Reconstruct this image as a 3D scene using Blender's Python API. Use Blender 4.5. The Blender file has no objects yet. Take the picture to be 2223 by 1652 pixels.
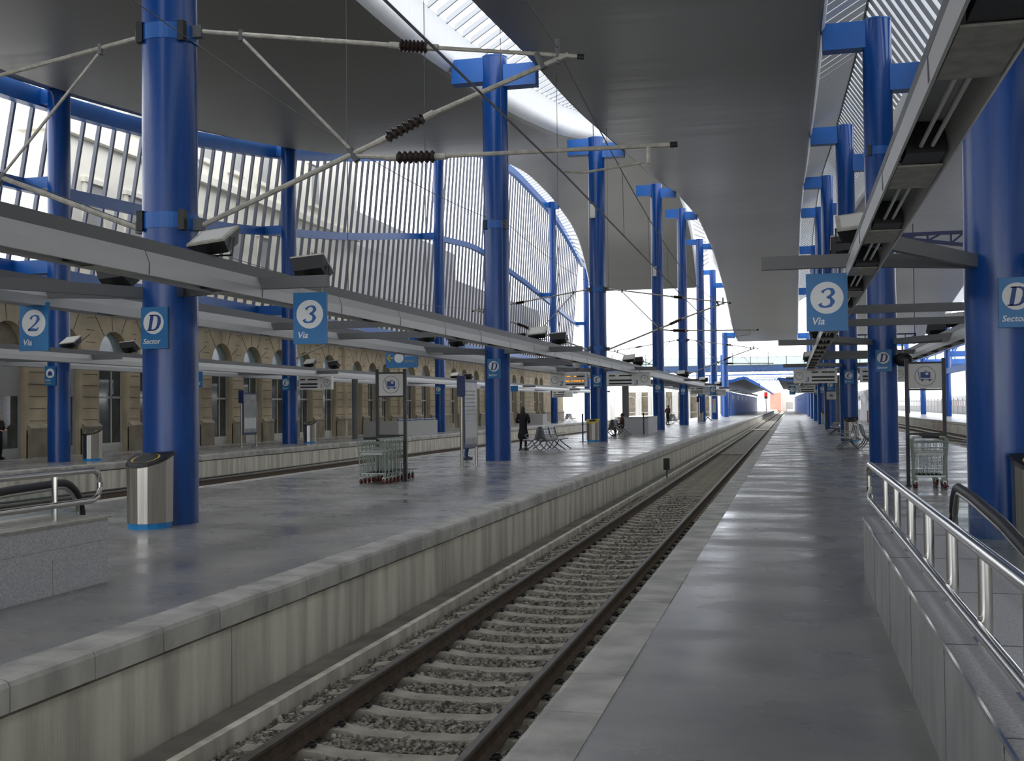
import bpy, bmesh, math, random
from mathutils import Vector, Matrix
random.seed(7)
SC = bpy.context.scene
COL = SC.collection
# ---------------------------------------------------------------- camera
FPX = 2450.0
cam_d = bpy.data.cameras.new('camera'); cam = bpy.data.objects.new('camera', cam_d); COL.objects.link(cam)
cam_d.sensor_width = 36.0; cam_d.lens = FPX/2223*36; cam_d.clip_start = 0.05; cam_d.clip_end = 3000
YAW, PITCH, ROLL = 0.24239534, 0.02369438, -0.00999967
def cam_axes():
    cy, sy = math.cos(YAW), math.sin(YAW)
    f = Vector((-sy*math.cos(PITCH), cy*math.cos(PITCH), math.sin(PITCH)))
    r0 = Vector((cy, sy, 0)); u0 = r0.cross(f)
    r = r0*math.cos(ROLL)+u0*math.sin(ROLL); u = -r0*math.sin(ROLL)+u0*math.cos(ROLL)
    return r, u, f
_r, _u, _f = cam_axes()
cam.matrix_world = Matrix(((_r.x, _u.x, -_f.x, 0), (_r.y, _u.y, -_f.y, 0), (_r.z, _u.z, -_f.z, 1.7), (0, 0, 0, 1)))
SC.camera = cam
# ---------------------------------------------------------------- world, light, exposure
SC.view_settings.view_transform = 'Standard'; SC.view_settings.look = 'None'
SC.view_settings.gamma = 1; SC.view_settings.use_curve_mapping = False
SC.view_settings.exposure = 0.34
wld = bpy.data.worlds.new('overcast_sky'); SC.world = wld; wld.use_nodes = True
bg = wld.node_tree.nodes['Background']
bg.inputs[0].default_value = (0.93, 0.955, 1.0, 1); bg.inputs[1].default_value = 2.6
sd = bpy.data.lights.new('veiled_sun', 'SUN'); sd.energy = 0.25; sd.angle = math.radians(60); sd.color = (1, .98, .95)
so = bpy.data.objects.new('veiled_sun', sd); COL.objects.link(so); so.rotation_euler = (math.radians(35), math.radians(-20), 0)

# ---------------------------------------------------------------- materials
def new_mat(name, col, rough=.6, metal=0., var=0., vscale=3., bump=0., bscale=30., col2=None, stretch=None, spec=None, rvar=0., alpha=None):
    m = bpy.data.materials.new(name); m.use_nodes = True; nt = m.node_tree; N = nt.nodes; L = nt.links
    b = N['Principled BSDF']
    b.inputs['Base Color'].default_value = (*col, 1); b.inputs['Roughness'].default_value = rough; b.inputs['Metallic'].default_value = metal
    if spec is not None: b.inputs['Specular IOR Level'].default_value = spec
    if var or bump or rvar:
        tc = N.new('ShaderNodeTexCoord'); mp = N.new('ShaderNodeMapping'); L.new(tc.outputs['Object'], mp.inputs[0])
        if stretch: mp.inputs['Scale'].default_value = stretch
        if var or rvar:
            n = N.new('ShaderNodeTexNoise'); n.inputs['Scale'].default_value = vscale; n.inputs['Detail'].default_value = 6; L.new(mp.outputs[0], n.inputs['Vector'])
        if var:
            rp = N.new('ShaderNodeValToRGB'); c2 = col2 or tuple(c*(1-var) for c in col)
            rp.color_ramp.elements[0].position = .35; rp.color_ramp.elements[1].position = .65
            rp.color_ramp.elements[0].color = (*c2, 1); rp.color_ramp.elements[1].color = (*col, 1)
            L.new(n.outputs['Fac'], rp.inputs[0]); L.new(rp.outputs[0], b.inputs['Base Color'])
        if rvar:
            mr = N.new('ShaderNodeMapRange'); mr.inputs['From Min'].default_value = .35; mr.inputs['From Max'].default_value = .65
            mr.inputs['To Min'].default_value = max(.02, rough-rvar); mr.inputs['To Max'].default_value = rough+rvar
            L.new(n.outputs['Fac'], mr.inputs[0]); L.new(mr.outputs[0], b.inputs['Roughness'])
        if bump:
            n2 = N.new('ShaderNodeTexNoise'); n2.inputs['Scale'].default_value = bscale; n2.inputs['Detail'].default_value = 4; L.new(mp.outputs[0], n2.inputs['Vector'])
            bp = N.new('ShaderNodeBump'); bp.inputs['Strength'].default_value = bump; bp.inputs['Distance'].default_value = .02
            L.new(n2.outputs['Fac'], bp.inputs['Height']); L.new(bp.outputs[0], b.inputs['Normal'])
    return m
M = {}
M['blue'] = new_mat('blue_gloss_paint', (.0022, .058, .27), .25, 0, .2, 1.2, .0, stretch=(4, 4, .25), rvar=.06)
M['navy'] = new_mat('dark_blue_paint', (.004, .017, .10), .4)
M['steelblue'] = new_mat('blue_beam_paint', (.008, .115, .44), .38, 0, .2, 1)
M['bridgeblue'] = new_mat('dull_bridge_blue', (.02, .06, .16), .5)
M['farblue'] = new_mat('far_blue_paint', (.03, .13, .45), .5, 0, .2, .8)
M['roofpanel'] = new_mat('grey_roof_panel', (.195, .192, .18), .42, .1, .08, 1.0, 0, stretch=(.15, 2.5, 1), rvar=.03)
M['fascia'] = new_mat('ribbed_light_fascia', (.62, .63, .64), .4, .2, .12, 4, 0, stretch=(.3, 6, .3))
M['fin'] = new_mat('grey_blue_fin', (.10, .11, .145), .5)
M['slat'] = new_mat('light_grey_slat', (.42, .44, .46), .5)
M['conc'] = new_mat('pale_concrete', (.74, .71, .60), .8, 0, .42, 1.6, .3, 25, stretch=(1, 2.2, .22))
M['coping'] = new_mat('concrete_coping', (.52, .51, .47), .6, 0, .42, 2.6, .2, 40, stretch=(1, 1, .5))
M['walk'] = new_mat('lower_walkway_concrete', (.32, .30, .26), .85, 0, .4, 2, .3, 20)
M['sleeper'] = new_mat('sleeper_concrete', (.46, .43, .36), .85, 0, .3, 5, .3, 60)
M['ballast'] = new_mat('ballast_stone', (.46, .43, .36), .9, 0, .6, 14, 1., 40, col2=(.14, .13, .115))
M['rail'] = new_mat('worn_rail_steel', (.15, .13, .115), .4, .5, .3, 6)
M['rust'] = new_mat('rusty_rail_web', (.12, .085, .06), .8, .1, .4, 8, .2)
M['granite'] = new_mat('speckled_granite', (.58, .58, .60), .5, 0, .35, 60, .0)
M['granite2'] = new_mat('brushed_granite_side', (.40, .40, .385), .4, 0, .3, 5, 0, stretch=(1, 1, .4))
M['inox'] = new_mat('polished_stainless', (.62, .61, .59), .18, 1.)
M['brushed'] = new_mat('brushed_stainless', (.50, .48, .44), .34, 1., .25, 6, 0, stretch=(5, 5, .1))
M['galv'] = new_mat('galvanised_tube', (.50, .48, .42), .5, .35, .3, 10)
M['trough'] = new_mat('light_grey_trough', (.50, .505, .50), .42, .2)
M['darkgrey'] = new_mat('dark_grey_steel', (.10, .105, .11), .5)
M['arm'] = new_mat('grey_steel_arm', (.13, .135, .14), .5)
M['black'] = new_mat('black_plastic', (.012, .012, .013), .45)
M['rubber'] = new_mat('black_rubber', (.015, .015, .018), .5)
M['insul'] = new_mat('brown_insulator', (.03, .02, .017), .25)
M['white'] = new_mat('white_paint', (.75, .75, .72), .5)
M['offwhite'] = new_mat('pale_grey_panel', (.55, .55, .52), .5)
M['signblue'] = new_mat('sign_blue', (.005, .14, .36), .4)
M['signcap'] = new_mat('sign_white', (.66, .68, .68), .5)
M['signdk'] = new_mat('sign_letter_blue', (.01, .04, .19), .5)
M['signltr'] = new_mat('via_letter_blue', (.01, .10, .34), .5)
M['bluebase'] = new_mat('bright_blue_plinth', (.01, .25, .62), .4)
M['yellow'] = new_mat('yellow_trim', (.55, .42, .06), .5)
M['stone'] = new_mat('sandstone', (.50, .415, .28), .85, 0, .25, .8, .15, 20)
M['stonedk'] = new_mat('weathered_plinth_stone', (.30, .26, .19), .85, 0, .35, 1.5, .2, 20)
M['joint'] = new_mat('stone_joint', (.10, .08, .06), .9)
M['upstone'] = new_mat('upper_storey_stone', (.86, .83, .72), .85, 0, .08, .6)
M['frame'] = new_mat('door_frame_white', (.52, .52, .48), .5)
M['doorgrey'] = new_mat('door_panel_grey', (.38, .38, .36), .5)
M['red'] = new_mat('red_wheel', (.13, .018, .014), .5)
M['trolley'] = new_mat('trolley_green_grey', (.36, .42, .38), .35, .6)
M['seat'] = new_mat('perforated_seat_metal', (.36, .38, .39), .4, .5)
M['skin'] = new_mat('skin', (.55, .33, .24), .6)
M['hair'] = new_mat('dark_hair', (.02, .012, .01), .6)
M['coat'] = new_mat('black_coat', (.008, .008, .009), .85)
M['jeans'] = new_mat('blue_jeans', (.035, .07, .16), .9)
M['redbrown'] = new_mat('brown_jacket', (.06, .025, .02), .9)
M['paving'] = new_mat('outdoor_ground', (.45, .43, .38), .9, 0, .2, .3)
M['palewall'] = new_mat('pale_render_wall', (.72, .70, .66), .9, 0, .08, .3)
M['pink'] = new_mat('pink_brick', (.62, .33, .25), .9, 0, .2, .5)
M['trainw'] = new_mat('train_white', (.72, .73, .74), .35)
M['trainr'] = new_mat('train_red', (.75, .09, .04), .35)
M['traing'] = new_mat('train_grey', (.24, .235, .22), .4)
M['traingl'] = new_mat('train_window', (.07, .07, .08), .1)
M['poster'] = new_mat('poster_paper', (.34, .335, .33), .25, 0, .35, 2.5)
M['tubelamp'] = new_mat('unlit_tube', (.62, .62, .60), .3)
def emis(name, col, s):
    m = bpy.data.materials.new(name); m.use_nodes = True; b = m.node_tree.nodes['Principled BSDF']
    b.inputs['Base Color'].default_value = (*col, 1); b.inputs['Emission Color'].default_value = (*col, 1); b.inputs['Emission Strength'].default_value = s
    return m
M['led'] = emis('amber_led', (1, .35, .04), 1.0)
M['redlamp'] = emis('red_signal_lamp', (1, .02, .02), 1.2)
def glass(name, col, rough=.05, mixf=.8):
    m = bpy.data.materials.new(name); m.use_nodes = True; nt = m.node_tree; N = nt.nodes; L = nt.links
    b = N['Principled BSDF']; b.inputs['Base Color'].default_value = (*col, 1); b.inputs['Roughness'].default_value = rough
    t = N.new('ShaderNodeBsdfTransparent'); t.inputs[0].default_value = (.94, .97, .96, 1); mx = N.new('ShaderNodeMixShader'); mx.inputs[0].default_value = mixf
    L.new(b.outputs[0], mx.inputs[1]); L.new(t.outputs[0], mx.inputs[2]); L.new(mx.outputs[0], N['Material Output'].inputs[0])
    return m
M['glass'] = glass('clear_glass', (.2, .24, .24), .05, .88)
M['bridgeglass'] = glass('green_bridge_glass', (.62, .75, .70), .1, .35)
M['doorglass'] = new_mat('dark_door_glass', (.08, .09, .09), .08, 0, .5, 1.2, spec=.8)
M['fanglass'] = new_mat('pale_fanlight_glass', (.30, .38, .39), .12, 0, .25, 1, spec=.8)

# floor: polished wet-looking grey concrete with smooth and dull patches
def floor_mat():
    m = bpy.data.materials.new('polished_concrete'); m.use_nodes = True; nt = m.node_tree; N = nt.nodes; L = nt.links
    b = N['Principled BSDF']; tc = N.new('ShaderNodeTexCoord')
    n = N.new('ShaderNodeTexNoise'); n.inputs['Scale'].default_value = .9; n.inputs['Detail'].default_value = 8; L.new(tc.outputs['Object'], n.inputs['Vector'])
    rp = N.new('ShaderNodeValToRGB'); e = rp.color_ramp.elements; e[0].position = .32; e[0].color = (.20, .20, .20, 1); e[1].position = .75; e[1].color = (.34, .33, .31, 1)
    L.new(n.outputs['Fac'], rp.inputs[0]); L.new(rp.outputs[0], b.inputs['Base Color'])
    mp = N.new('ShaderNodeMapping'); mp.inputs['Scale'].default_value = (.5, 1.0, 1); L.new(tc.outputs['Object'], mp.inputs[0])
    n2 = N.new('ShaderNodeTexNoise'); n2.inputs['Scale'].default_value = 1.1; n2.inputs['Detail'].default_value = 5; n2.inputs['Roughness'].default_value = .5; L.new(mp.outputs[0], n2.inputs['Vector'])
    mr = N.new('ShaderNodeMapRange'); mr.inputs['From Min'].default_value = .3; mr.inputs['From Max'].default_value = .7; mr.inputs['To Min'].default_value = .15; mr.inputs['To Max'].default_value = .40
    L.new(n2.outputs['Fac'], mr.inputs[0]); L.new(mr.outputs[0], b.inputs['Roughness'])
    n3 = N.new('ShaderNodeTexNoise'); n3.inputs['Scale'].default_value = 5; n3.inputs['Detail'].default_value = 3; L.new(mp.outputs[0], n3.inputs['Vector'])
    bp = N.new('ShaderNodeBump'); bp.inputs['Strength'].default_value = .12; bp.inputs['Distance'].default_value = .004; L.new(n3.outputs['Fac'], bp.inputs['Height']); L.new(bp.outputs[0], b.inputs['Normal'])
    return m
M['floor'] = floor_mat()
# seats: rows of slots
def seat_mat():
    m = bpy.data.materials.new('slotted_seat_metal'); m.use_nodes = True; nt = m.node_tree; N = nt.nodes; L = nt.links
    b = N['Principled BSDF']; b.inputs['Roughness'].default_value = .4; b.inputs['Metallic'].default_value = .4
    tc = N.new('ShaderNodeTexCoord'); br = N.new('ShaderNodeTexBrick'); L.new(tc.outputs['Object'], br.inputs['Vector'])
    mp = N.new('ShaderNodeMapping'); mp.inputs['Rotation'].default_value = (math.radians(90), 0, math.radians(90)); L.new(tc.outputs['Object'], mp.inputs[0]); L.new(mp.outputs[0], br.inputs['Vector'])
    br.inputs['Scale'].default_value = 8; br.inputs['Color1'].default_value = (.42, .44, .45, 1); br.inputs['Color2'].default_value = (.42, .44, .45, 1); br.inputs['Mortar'].default_value = (.07, .07, .08, 1); br.inputs['Mortar Size'].default_value = .03
    L.new(br.outputs['Color'], b.inputs['Base Color']); return m
M['slotseat'] = seat_mat()
# train windows etc use plain materials

# ---------------------------------------------------------------- mesh helpers
class MB:
    def __init__(s): s.v = []; s.f = []
    def add(s, vs, fs):
        o = len(s.v); s.v += [tuple(p) for p in vs]; s.f += [tuple(i+o for i in f) for f in fs]; return s
    def box(s, x0, x1, y0, y1, z0, z1):
        return s.add([(x0,y0,z0),(x1,y0,z0),(x1,y1,z0),(x0,y1,z0),(x0,y0,z1),(x1,y0,z1),(x1,y1,z1),(x0,y1,z1)],
                     [(0,3,2,1),(4,5,6,7),(0,1,5,4),(1,2,6,5),(2,3,7,6),(3,0,4,7)])
    def beam(s, p, q, w, h, up=(0,0,1)):
        p, q = Vector(p), Vector(q); d = (q-p).normalized(); u = Vector(up)
        r = d.cross(u)
        if r.length < 1e-4: r = d.cross(Vector((1,0,0)))
        r.normalize(); u = r.cross(d).normalized(); r *= w/2; u *= h/2
        vs = [p-r-u, p+r-u, p+r+u, p-r+u, q-r-u, q+r-u, q+r+u, q-r+u]
        return s.add(vs, [(0,1,2,3),(7,6,5,4),(0,4,5,1),(1,5,6,2),(2,6,7,3),(3,7,4,0)])
    def tube(s, pts, r, n=8, rs=None):
        pts = [Vector(p) for p in pts]; o = len(s.v); k = len(pts)
        for i, p in enumerate(pts):
            a = pts[max(i-1,0)]; b = pts[min(i+1,k-1)]; d = (b-a).normalized()
            ref = Vector((0,0,1)) if abs(d.z) < .95 else Vector((1,0,0))
            x = d.cross(ref).normalized(); y = d.cross(x).normalized()
            rr = rs[i] if rs else r
            for j in range(n):
                t = 2*math.pi*j/n; s.v.append(tuple(p + x*rr*math.cos(t) + y*rr*math.sin(t)))
        for i in range(k-1):
            for j in range(n):
                a = o+i*n+j; b = o+i*n+(j+1)%n; s.f.append((a, b, b+n, a+n))
        s.f.append(tuple(o+j for j in range(n))[::-1]); s.f.append(tuple(o+(k-1)*n+j for j in range(n)))
        return s
    def lathe(s, p, q, prof, n=16):            # prof: (t along p->q in 0..1, radius)
        p, q = Vector(p), Vector(q); return s.tube([p+(q-p)*t for t, r in prof], 0, n, [r for t, r in prof]) if all(prof[i][0] < prof[i+1][0] for i in range(len(prof)-1)) else s
    def prism(s, poly, a0, a1, ax='y'):        # poly in the two other axes
        n = len(poly)
        def P(u, v, a): return {'y': (u, a, v), 'x': (a, u, v), 'z': (u, v, a)}[ax]
        vs = [P(u, v, a0) for u, v in poly]+[P(u, v, a1) for u, v in poly]
        return s.add(vs, [tuple(range(n)), tuple(range(2*n-1, n-1, -1))]+[(i, i+n, (i+1) % n+n, (i+1) % n) for i in range(n)])
    def disc(s, c, r, nrm, t=.01, n=32):
        c = Vector(c); d = Vector(nrm).normalized(); return s.tube([c, c+d*t], r, n)
    def ring(s, c, r, wd, nrm, t=.004, n=40):
        c = Vector(c); d = Vector(nrm).normalized(); ref = Vector((0,0,1)) if abs(d.z) < .9 else Vector((1,0,0)); x = d.cross(ref).normalized(); y = x.cross(d)
        o = len(s.v)
        for j in range(n):
            a = 2*math.pi*j/n; e = x*math.cos(a)+y*math.sin(a)
            for rr, tt in ((r-wd/2, 0), (r+wd/2, 0), (r+wd/2, t), (r-wd/2, t)): s.v.append(tuple(c+e*rr+d*tt))
        for j in range(n):
            k = (j+1) % n
            for m_ in range(4): s.f.append((o+j*4+m_, o+j*4+(m_+1) % 4, o+k*4+(m_+1) % 4, o+k*4+m_))
        return s
    def sphere(s, c, rx, ry, rz, n=12, m=8):
        o = len(s.v)
        for i in range(1, m):
            t = math.pi*i/m
            for j in range(n):
                a = 2*math.pi*j/n; s.v.append((c[0]+rx*math.sin(t)*math.cos(a), c[1]+ry*math.sin(t)*math.sin(a), c[2]+rz*math.cos(t)))
        top = len(s.v); s.v.append((c[0], c[1], c[2]+rz)); s.v.append((c[0], c[1], c[2]-rz))
        for i in range(m-2):
            for j in range(n):
                a = o+i*n+j; b = o+i*n+(j+1) % n; s.f.append((a, a+n, b+n, b))
        for j in range(n):
            s.f.append((top, o+j, o+(j+1) % n)); s.f.append((top+1, o+(m-2)*n+(j+1) % n, o+(m-2)*n+j))
        return s
    def build(s, name, mat, parent=None, smooth=False, off=None):
        me = bpy.data.meshes.new(name)
        if off is None and parent is not None: off = wloc(parent)
        off = off or Vector((0,0,0))
        me.from_pydata([(v[0]-off[0], v[1]-off[1], v[2]-off[2]) for v in s.v], [], s.f); me.validate(); me.update()
        bm = bmesh.new(); bm.from_mesh(me); bmesh.ops.recalc_face_normals(bm, faces=bm.faces)
        if smooth:
            for f in bm.faces: f.smooth = True
            for e in bm.edges:
                if len(e.link_faces) == 2 and e.calc_face_angle(0) > math.radians(40): e.smooth = False
        bm.to_mesh(me); bm.free()
        o = bpy.data.objects.new(name, me); COL.objects.link(o); o.data.materials.append(M[mat] if isinstance(mat, str) else mat)
        if parent is not None: o.parent = parent
        elif off.length > 0: o.location = off
        return o
def wloc(o):
    v = Vector((0,0,0))
    while o is not None: v += o.location; o = o.parent
    return v
def tag(o, label=None, cat=None, group=None, kind=None):
    if label: o['label'] = label
    if cat: o['category'] = cat
    if group: o['group'] = group
    if kind: o['kind'] = kind
    return o
def empty(name, loc, label=None, cat=None, group=None, kind=None):
    o = bpy.data.objects.new(name, None); COL.objects.link(o); o.location = loc; o.empty_display_size = .2
    return tag(o, label, cat, group, kind)
def copy_tree(o, parent=None):
    c = o.copy(); COL.objects.link(c)
    if parent is not None: c.parent = parent
    for ch in [x for x in o.children]: copy_tree(ch, c)
    return c
def dup(o, loc, label=None, rz=None, group=None):
    c = copy_tree(o); c.location = loc
    if rz is not None: c.rotation_euler = (0, 0, rz)
    if label: c['label'] = label
    if group: c['group'] = group
    return c
ORD = ['first','second','third','fourth','fifth','sixth','seventh','eighth','ninth','tenth','eleventh','twelfth']
def lerp(tab, y):
    if y <= tab[0][0]: return tab[0][1]
    for (a, u), (b, v) in zip(tab, tab[1:]):
        if y <= b:
            t = (y-a)/(b-a); return u+(v-u)*t
    return tab[-1][1]
def smooth_tab(tab, y, r=3.0):
    return sum(lerp(tab, y+d*r) for d in (-1, -.5, 0, .5, 1))/5
# glyphs (upright unit box), drawn as ribbons of varying width in the plane x/z at a given y
GL = {
 'D': [[(.0,.97,.05),(.2,.97,.05),(.45,.97,.06)], [(.0,.03,.05),(.2,.03,.05),(.45,.03,.06)], [(.2,0,.17),(.2,1,.17)],
       [(.4,.97,.06),(.58,.93,.09),(.72,.8,.15),(.78,.52,.19),(.72,.22,.16),(.58,.07,.09),(.4,.03,.06)]],
 'C': [[(.76,.70,.05),(.74,.84,.09),(.6,.96,.06),(.45,.98,.07),(.28,.86,.13),(.16,.55,.19),(.2,.25,.17),(.34,.06,.1),(.5,.02,.06),(.66,.08,.05),(.78,.26,.04)], [(.79,1,.04),(.75,.68,.04)]],
 '3': [[(.1,.78,.15),(.17,.9,.08),(.36,.985,.06),(.58,.93,.12),(.66,.76,.17),(.56,.6,.11),(.36,.53,.06),(.58,.47,.1),(.71,.28,.18),(.62,.08,.13),(.36,.01,.07),(.14,.06,.1),(.06,.2,.16)]],
 '2': [[(.12,.74,.15),(.18,.9,.08),(.4,.985,.06),(.62,.9,.13),(.68,.72,.17),(.54,.47,.1),(.24,.2,.07),(.06,.05,.09)], [(.05,.05,.1),(.35,.07,.14),(.66,.05,.12),(.76,.22,.04)]],
}
def glyph(mb, ch, cx, cz, y, h, shear=.18, face=-1, flip=1):
    for st in GL[ch]:
        k = len(st); L_, R_ = [], []
        fine = []
        for i in range(k-1):
            for t in ([0, .5] if k > 3 else [0]):
                fine.append(tuple(st[i][j]*(1-t)+st[i+1][j]*t for j in range(3)))
        fine.append(st[-1])
        for i, (x, z, wd) in enumerate(fine):
            a = fine[max(i-1, 0)]; b = fine[min(i+1, len(fine)-1)]; dx, dz = b[0]-a[0], b[1]-a[1]; l = math.hypot(dx, dz) or 1
            nx, nz = -dz/l, dx/l; wd *= 1.35
            L_.append((x+nx*wd/2, z+nz*wd/2)); R_.append((x-nx*wd/2, z-nz*wd/2))
        vs = []
        for u, v in L_+R_:
            u2 = (u-.42)+(v-.5)*shear; vs.append((cx+flip*u2*h, y, cz+(v-.5)*h))
        n = len(L_)
        mb.add(vs, [(i, i+1, n+i+1, n+i) for i in range(n-1)])
_tc = {}
def text_obj(s, size, mat, parent, loc, shear=.25, rz=0., name='lettering', align='LEFT', bold=.0, label=None):
    key = (s, size, shear, align, bold)
    if key not in _tc:
        cu = bpy.data.curves.new('lettering', 'FONT'); cu.body = s; cu.size = size; cu.shear = shear; cu.align_x = align; cu.offset = bold; cu.resolution_u = 3
        o = bpy.data.objects.new('tmp', cu); COL.objects.link(o)
        dg = bpy.context.evaluated_depsgraph_get(); me = bpy.data.meshes.new_from_object(o.evaluated_get(dg)); bpy.data.objects.remove(o)
        me.transform(Matrix.Rotation(math.radians(90), 4, 'X')); _tc[key] = me
    me = _tc[key].copy(); me.name = name; me.materials.clear(); me.materials.append(M[mat])
    o = bpy.data.objects.new(name, me); COL.objects.link(o); o.parent = parent; o.location = Vector(loc)-wloc(parent); o.rotation_euler = (0, 0, rz)
    if label: o['label'] = label
    return o

# ================================================================= THE SETTING
YE = 440.0
g = MB().box(-140, 110, -40, 700, -1.6, -1.22).build('ground', 'paving'); tag(g, kind='structure')
def coping_mesh(xe, inward, y0, y1, w_=.36, joint_to=70, wall_face=.05):
    """row of slabs with rounded nose; xe = track-side edge, inward = +1/-1 towards the platform"""
    mb = MB(); s_ = inward; y = y0; n = .9
    prof = [(xe+s_*w_, .004), (xe+s_*.05, .004), (xe+s_*.015, -.008), (xe, -.04), (xe, -.20), (xe+s_*w_, -.20)]
    while y < y1:
        l = n if y < joint_to else y1-y
        dz = random.uniform(-.003, .003) if y < joint_to else 0
        mb.prism([(a, b+dz) for a, b in prof], y+.006, y+l-.006); y += l
    return mb
def platform(idx, x0, x1, y0, y1, holes=(), left=True, right=True, mat='floor'):
    """slab between x0 and x1; holes = list of (xa, xb, ya, yb)"""
    mb = MB()
    if not holes: mb.box(x0+.3, x1-.3, y0, y1, -.3, 0)
    else:
        xa, xb, ya, yb = holes[0]
        mb.box(x0+.3, xa, y0, y1, -.3, 0).box(xb, x1-.3, y0, y1, -.3, 0).box(xa, xb, yb, y1, -.3, 0).box(xa, xb, y0, ya, -.3, 0)
    f = mb.build('platform_%d' % idx, mat); tag(f, kind='structure')
    ws = MB()
    for on, xe, s_ in ((left, x0, 1), (right, x1, -1)):
        if on:
            coping_mesh(xe, s_, y0, y1).build('edge_slabs', 'coping', f)
            y = y0; wx = sorted((xe+s_*.05, xe+s_*.3))
            while y < y1:
                l = 3.2 if y < 90 else y1-y
                ws.box(wx[0], wx[1], y+.008, y+l-.008, -1.3, -.235); y += l
            ws.box(min(xe+s_*.17, xe+s_*.29), max(xe+s_*.17, xe+s_*.29), y0, y1, -1.3, -.21)
    if ws.v: ws.build('retaining_wall', 'conc', f)
    return f
platform(1, -30, -21.7, -10, 139, left=False)
platform(2, -12.95, -4.82, -10, YE, holes=[(-9.1, -7.45, -9, 10.6)])
platform(3, -1.40, 6.7, -10, YE, holes=[(1.34, 2.62, -9, 11.4)])
platform(4, 14.0, 24.5, -10, YE)
for nm, x0, x1, y1 in (('escalator_pit_1', -9.1, -7.45, 10.6), ('escalator_pit_2', 1.34, 2.62, 11.4)):
    mb = MB().box(x0-.12, x0, -9, y1, -4, -.3).box(x1, x1+.12, -9, y1, -4, -.3).box(x0, x1, y1-.02, y1+.1, -1.3, -.02).box(x0, x1, -9, y1, -4.1, -4)
    for k in range(22):
        a = y1-1.3-k*.4
        mb.box(x0+.02, x1-.02, a-.4, a, -4, -.02-max(0, k-1)*.2 if k < 18 else -3.6)
    mb.box(x0+.02, x1-.02, y1-1.3, y1-.02, -.2, -.02)
    tag(mb.build('escalator_steps', 'darkgrey'), 'black ridged steel escalator steps sinking below the ' + ('middle' if x0 < 0 else 'right hand') + ' platform', 'escalator')

# side walkway and kerb beside the ballast
tag(MB().box(-4.80, -4.46, -5, YE, -1.25, -.90).build('trim_1', 'walk'), kind='structure')
tag(MB().box(-4.50, -4.42, -5, YE, -1.2, -.87).build('trim_2', 'conc'), kind='structure')
tag(MB().box(-21.6, -21.2, 0, 138, -1.25, -.9).build('trim_3', 'walk'), kind='structure')
# ballast beds
def bed(n, x0, x1, y0, y1, z=-1.055):
    mb = MB(); nx = max(3, int((x1-x0)/.12)); ny = 260
    vs = []; fs = []
    for j in range(ny+1):
        y = y0+(y1-y0)*(j/ny)**2
        for i in range(nx+1): vs.append((x0+(x1-x0)*i/nx, y, z+random.uniform(-.02, .02)))
    for j in range(ny):
        for i in range(nx):
            a = j*(nx+1)+i; fs.append((a, a+1, a+nx+2, a+nx+1))
    mb.add(vs, fs); o = mb.build('ballast_bed_%d' % n, 'ballast'); tag(o, kind='structure'); return o
bed(1, -4.44, -1.38, 4, 420)
bed(2, -21.2, -12.9, 4, 420, -1.0)
bed(3, 6.68, 14.02, 4, 420, -1.0)
# loose stones close to the camera
st = MB(); cube = [(-1,-1,-1),(1,-1,-1),(1,1,-1),(-1,1,-1),(-1,-1,1),(1,-1,1),(1,1,1),(-1,1,1)]
cf = [(0,3,2,1),(4,5,6,7),(0,1,5,4),(1,2,6,5),(2,3,7,6),(3,0,4,7)]
y = 4.6
while y < 34:
    sz = .023 if y < 9 else (.028 if y < 15 else .038)
    x = -4.40
    stp = sz*1.95
    while x < -1.45:
        px, py = x+random.uniform(-.5, .5)*stp, y+random.uniform(-.5, .5)*stp
        skip = (-3.98 < px < -3.71) or (-2.47 < px < -2.20)
        ph = (py-4.63) % .6
        mid = abs(px+3.09) < 1.27 and ph < .20
        if not skip and not (mid and random.random() < .975):
            r_ = sz*random.uniform(.65, 1.25); a = random.uniform(0, 6.28); ca, sa = math.cos(a), math.sin(a); tl = random.uniform(-.6, .6)
            zb = -1.035+random.uniform(0, .03)
            vs = []
            for c in cube:
                k = random.uniform(.55, 1.05)
                ux, uy, uz = c[0]*r_*k, c[1]*r_*k*.85, c[2]*r_*.65*k
                uz2 = uz+ux*tl
                vs.append((px+ux*ca-uy*sa, py+ux*sa+uy*ca, zb+uz2))
            st.add(vs, cf)
        x += stp
    y += stp
o = st.build('ballast', 'ballast'); tag(o, 'loose grey track ballast stones around the near sleepers', 'ballast', kind='stuff')

# sleepers and rails of the near track
XC = -3.09
def sleeper():
    r = empty('concrete_sleeper', (XC, 0, -1.0), 'weathered concrete sleeper lying across the ballast under the near track', 'sleeper', 'sleepers of the near track')
    prof = [(-1.25, -.2), (1.25, -.2), (1.25, -.01), (.95, .025), (.6, .03), (.4, -.0), (0, -.008), (-.4, -.0), (-.6, .03), (-.95, .025), (-1.25, -.01)]
    b = MB().prism([(XC+a, -1.0+z) for a, z in prof], -.105, .105).build('body', 'sleeper', r)
    for sx in (-.755, .755):
        for s in (-1, 1):
            m = MB(); cx = XC+sx+s*.115
            m.tube([(cx-s*.03, -.04, -.955), (cx+s*.03, -.04, -.935), (cx+s*.05, -.01, -.945), (cx+s*.03, .02, -.935), (cx-s*.03, .04, -.955)], .012, 6)
            m.tube([(cx+s*.02, 0, -.98), (cx+s*.02, 0, -.915)], .02, 6)
            m.build('rail_clip', 'black', r)
    return r
s0 = sleeper(); s0.location.y = 4.73
k = 1
while 4.73+k*.6 < 62:
    y = 4.73+k*.6
    if y < 26: dup(s0, (XC, y, -1.0))
    else:
        c = s0.copy(); COL.objects.link(c); c.location = (XC, y, -1.0)
        b = [x for x in s0.children if x.name.startswith('body')][0].copy(); COL.objects.link(b); b.parent = c
    k += 1
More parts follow.
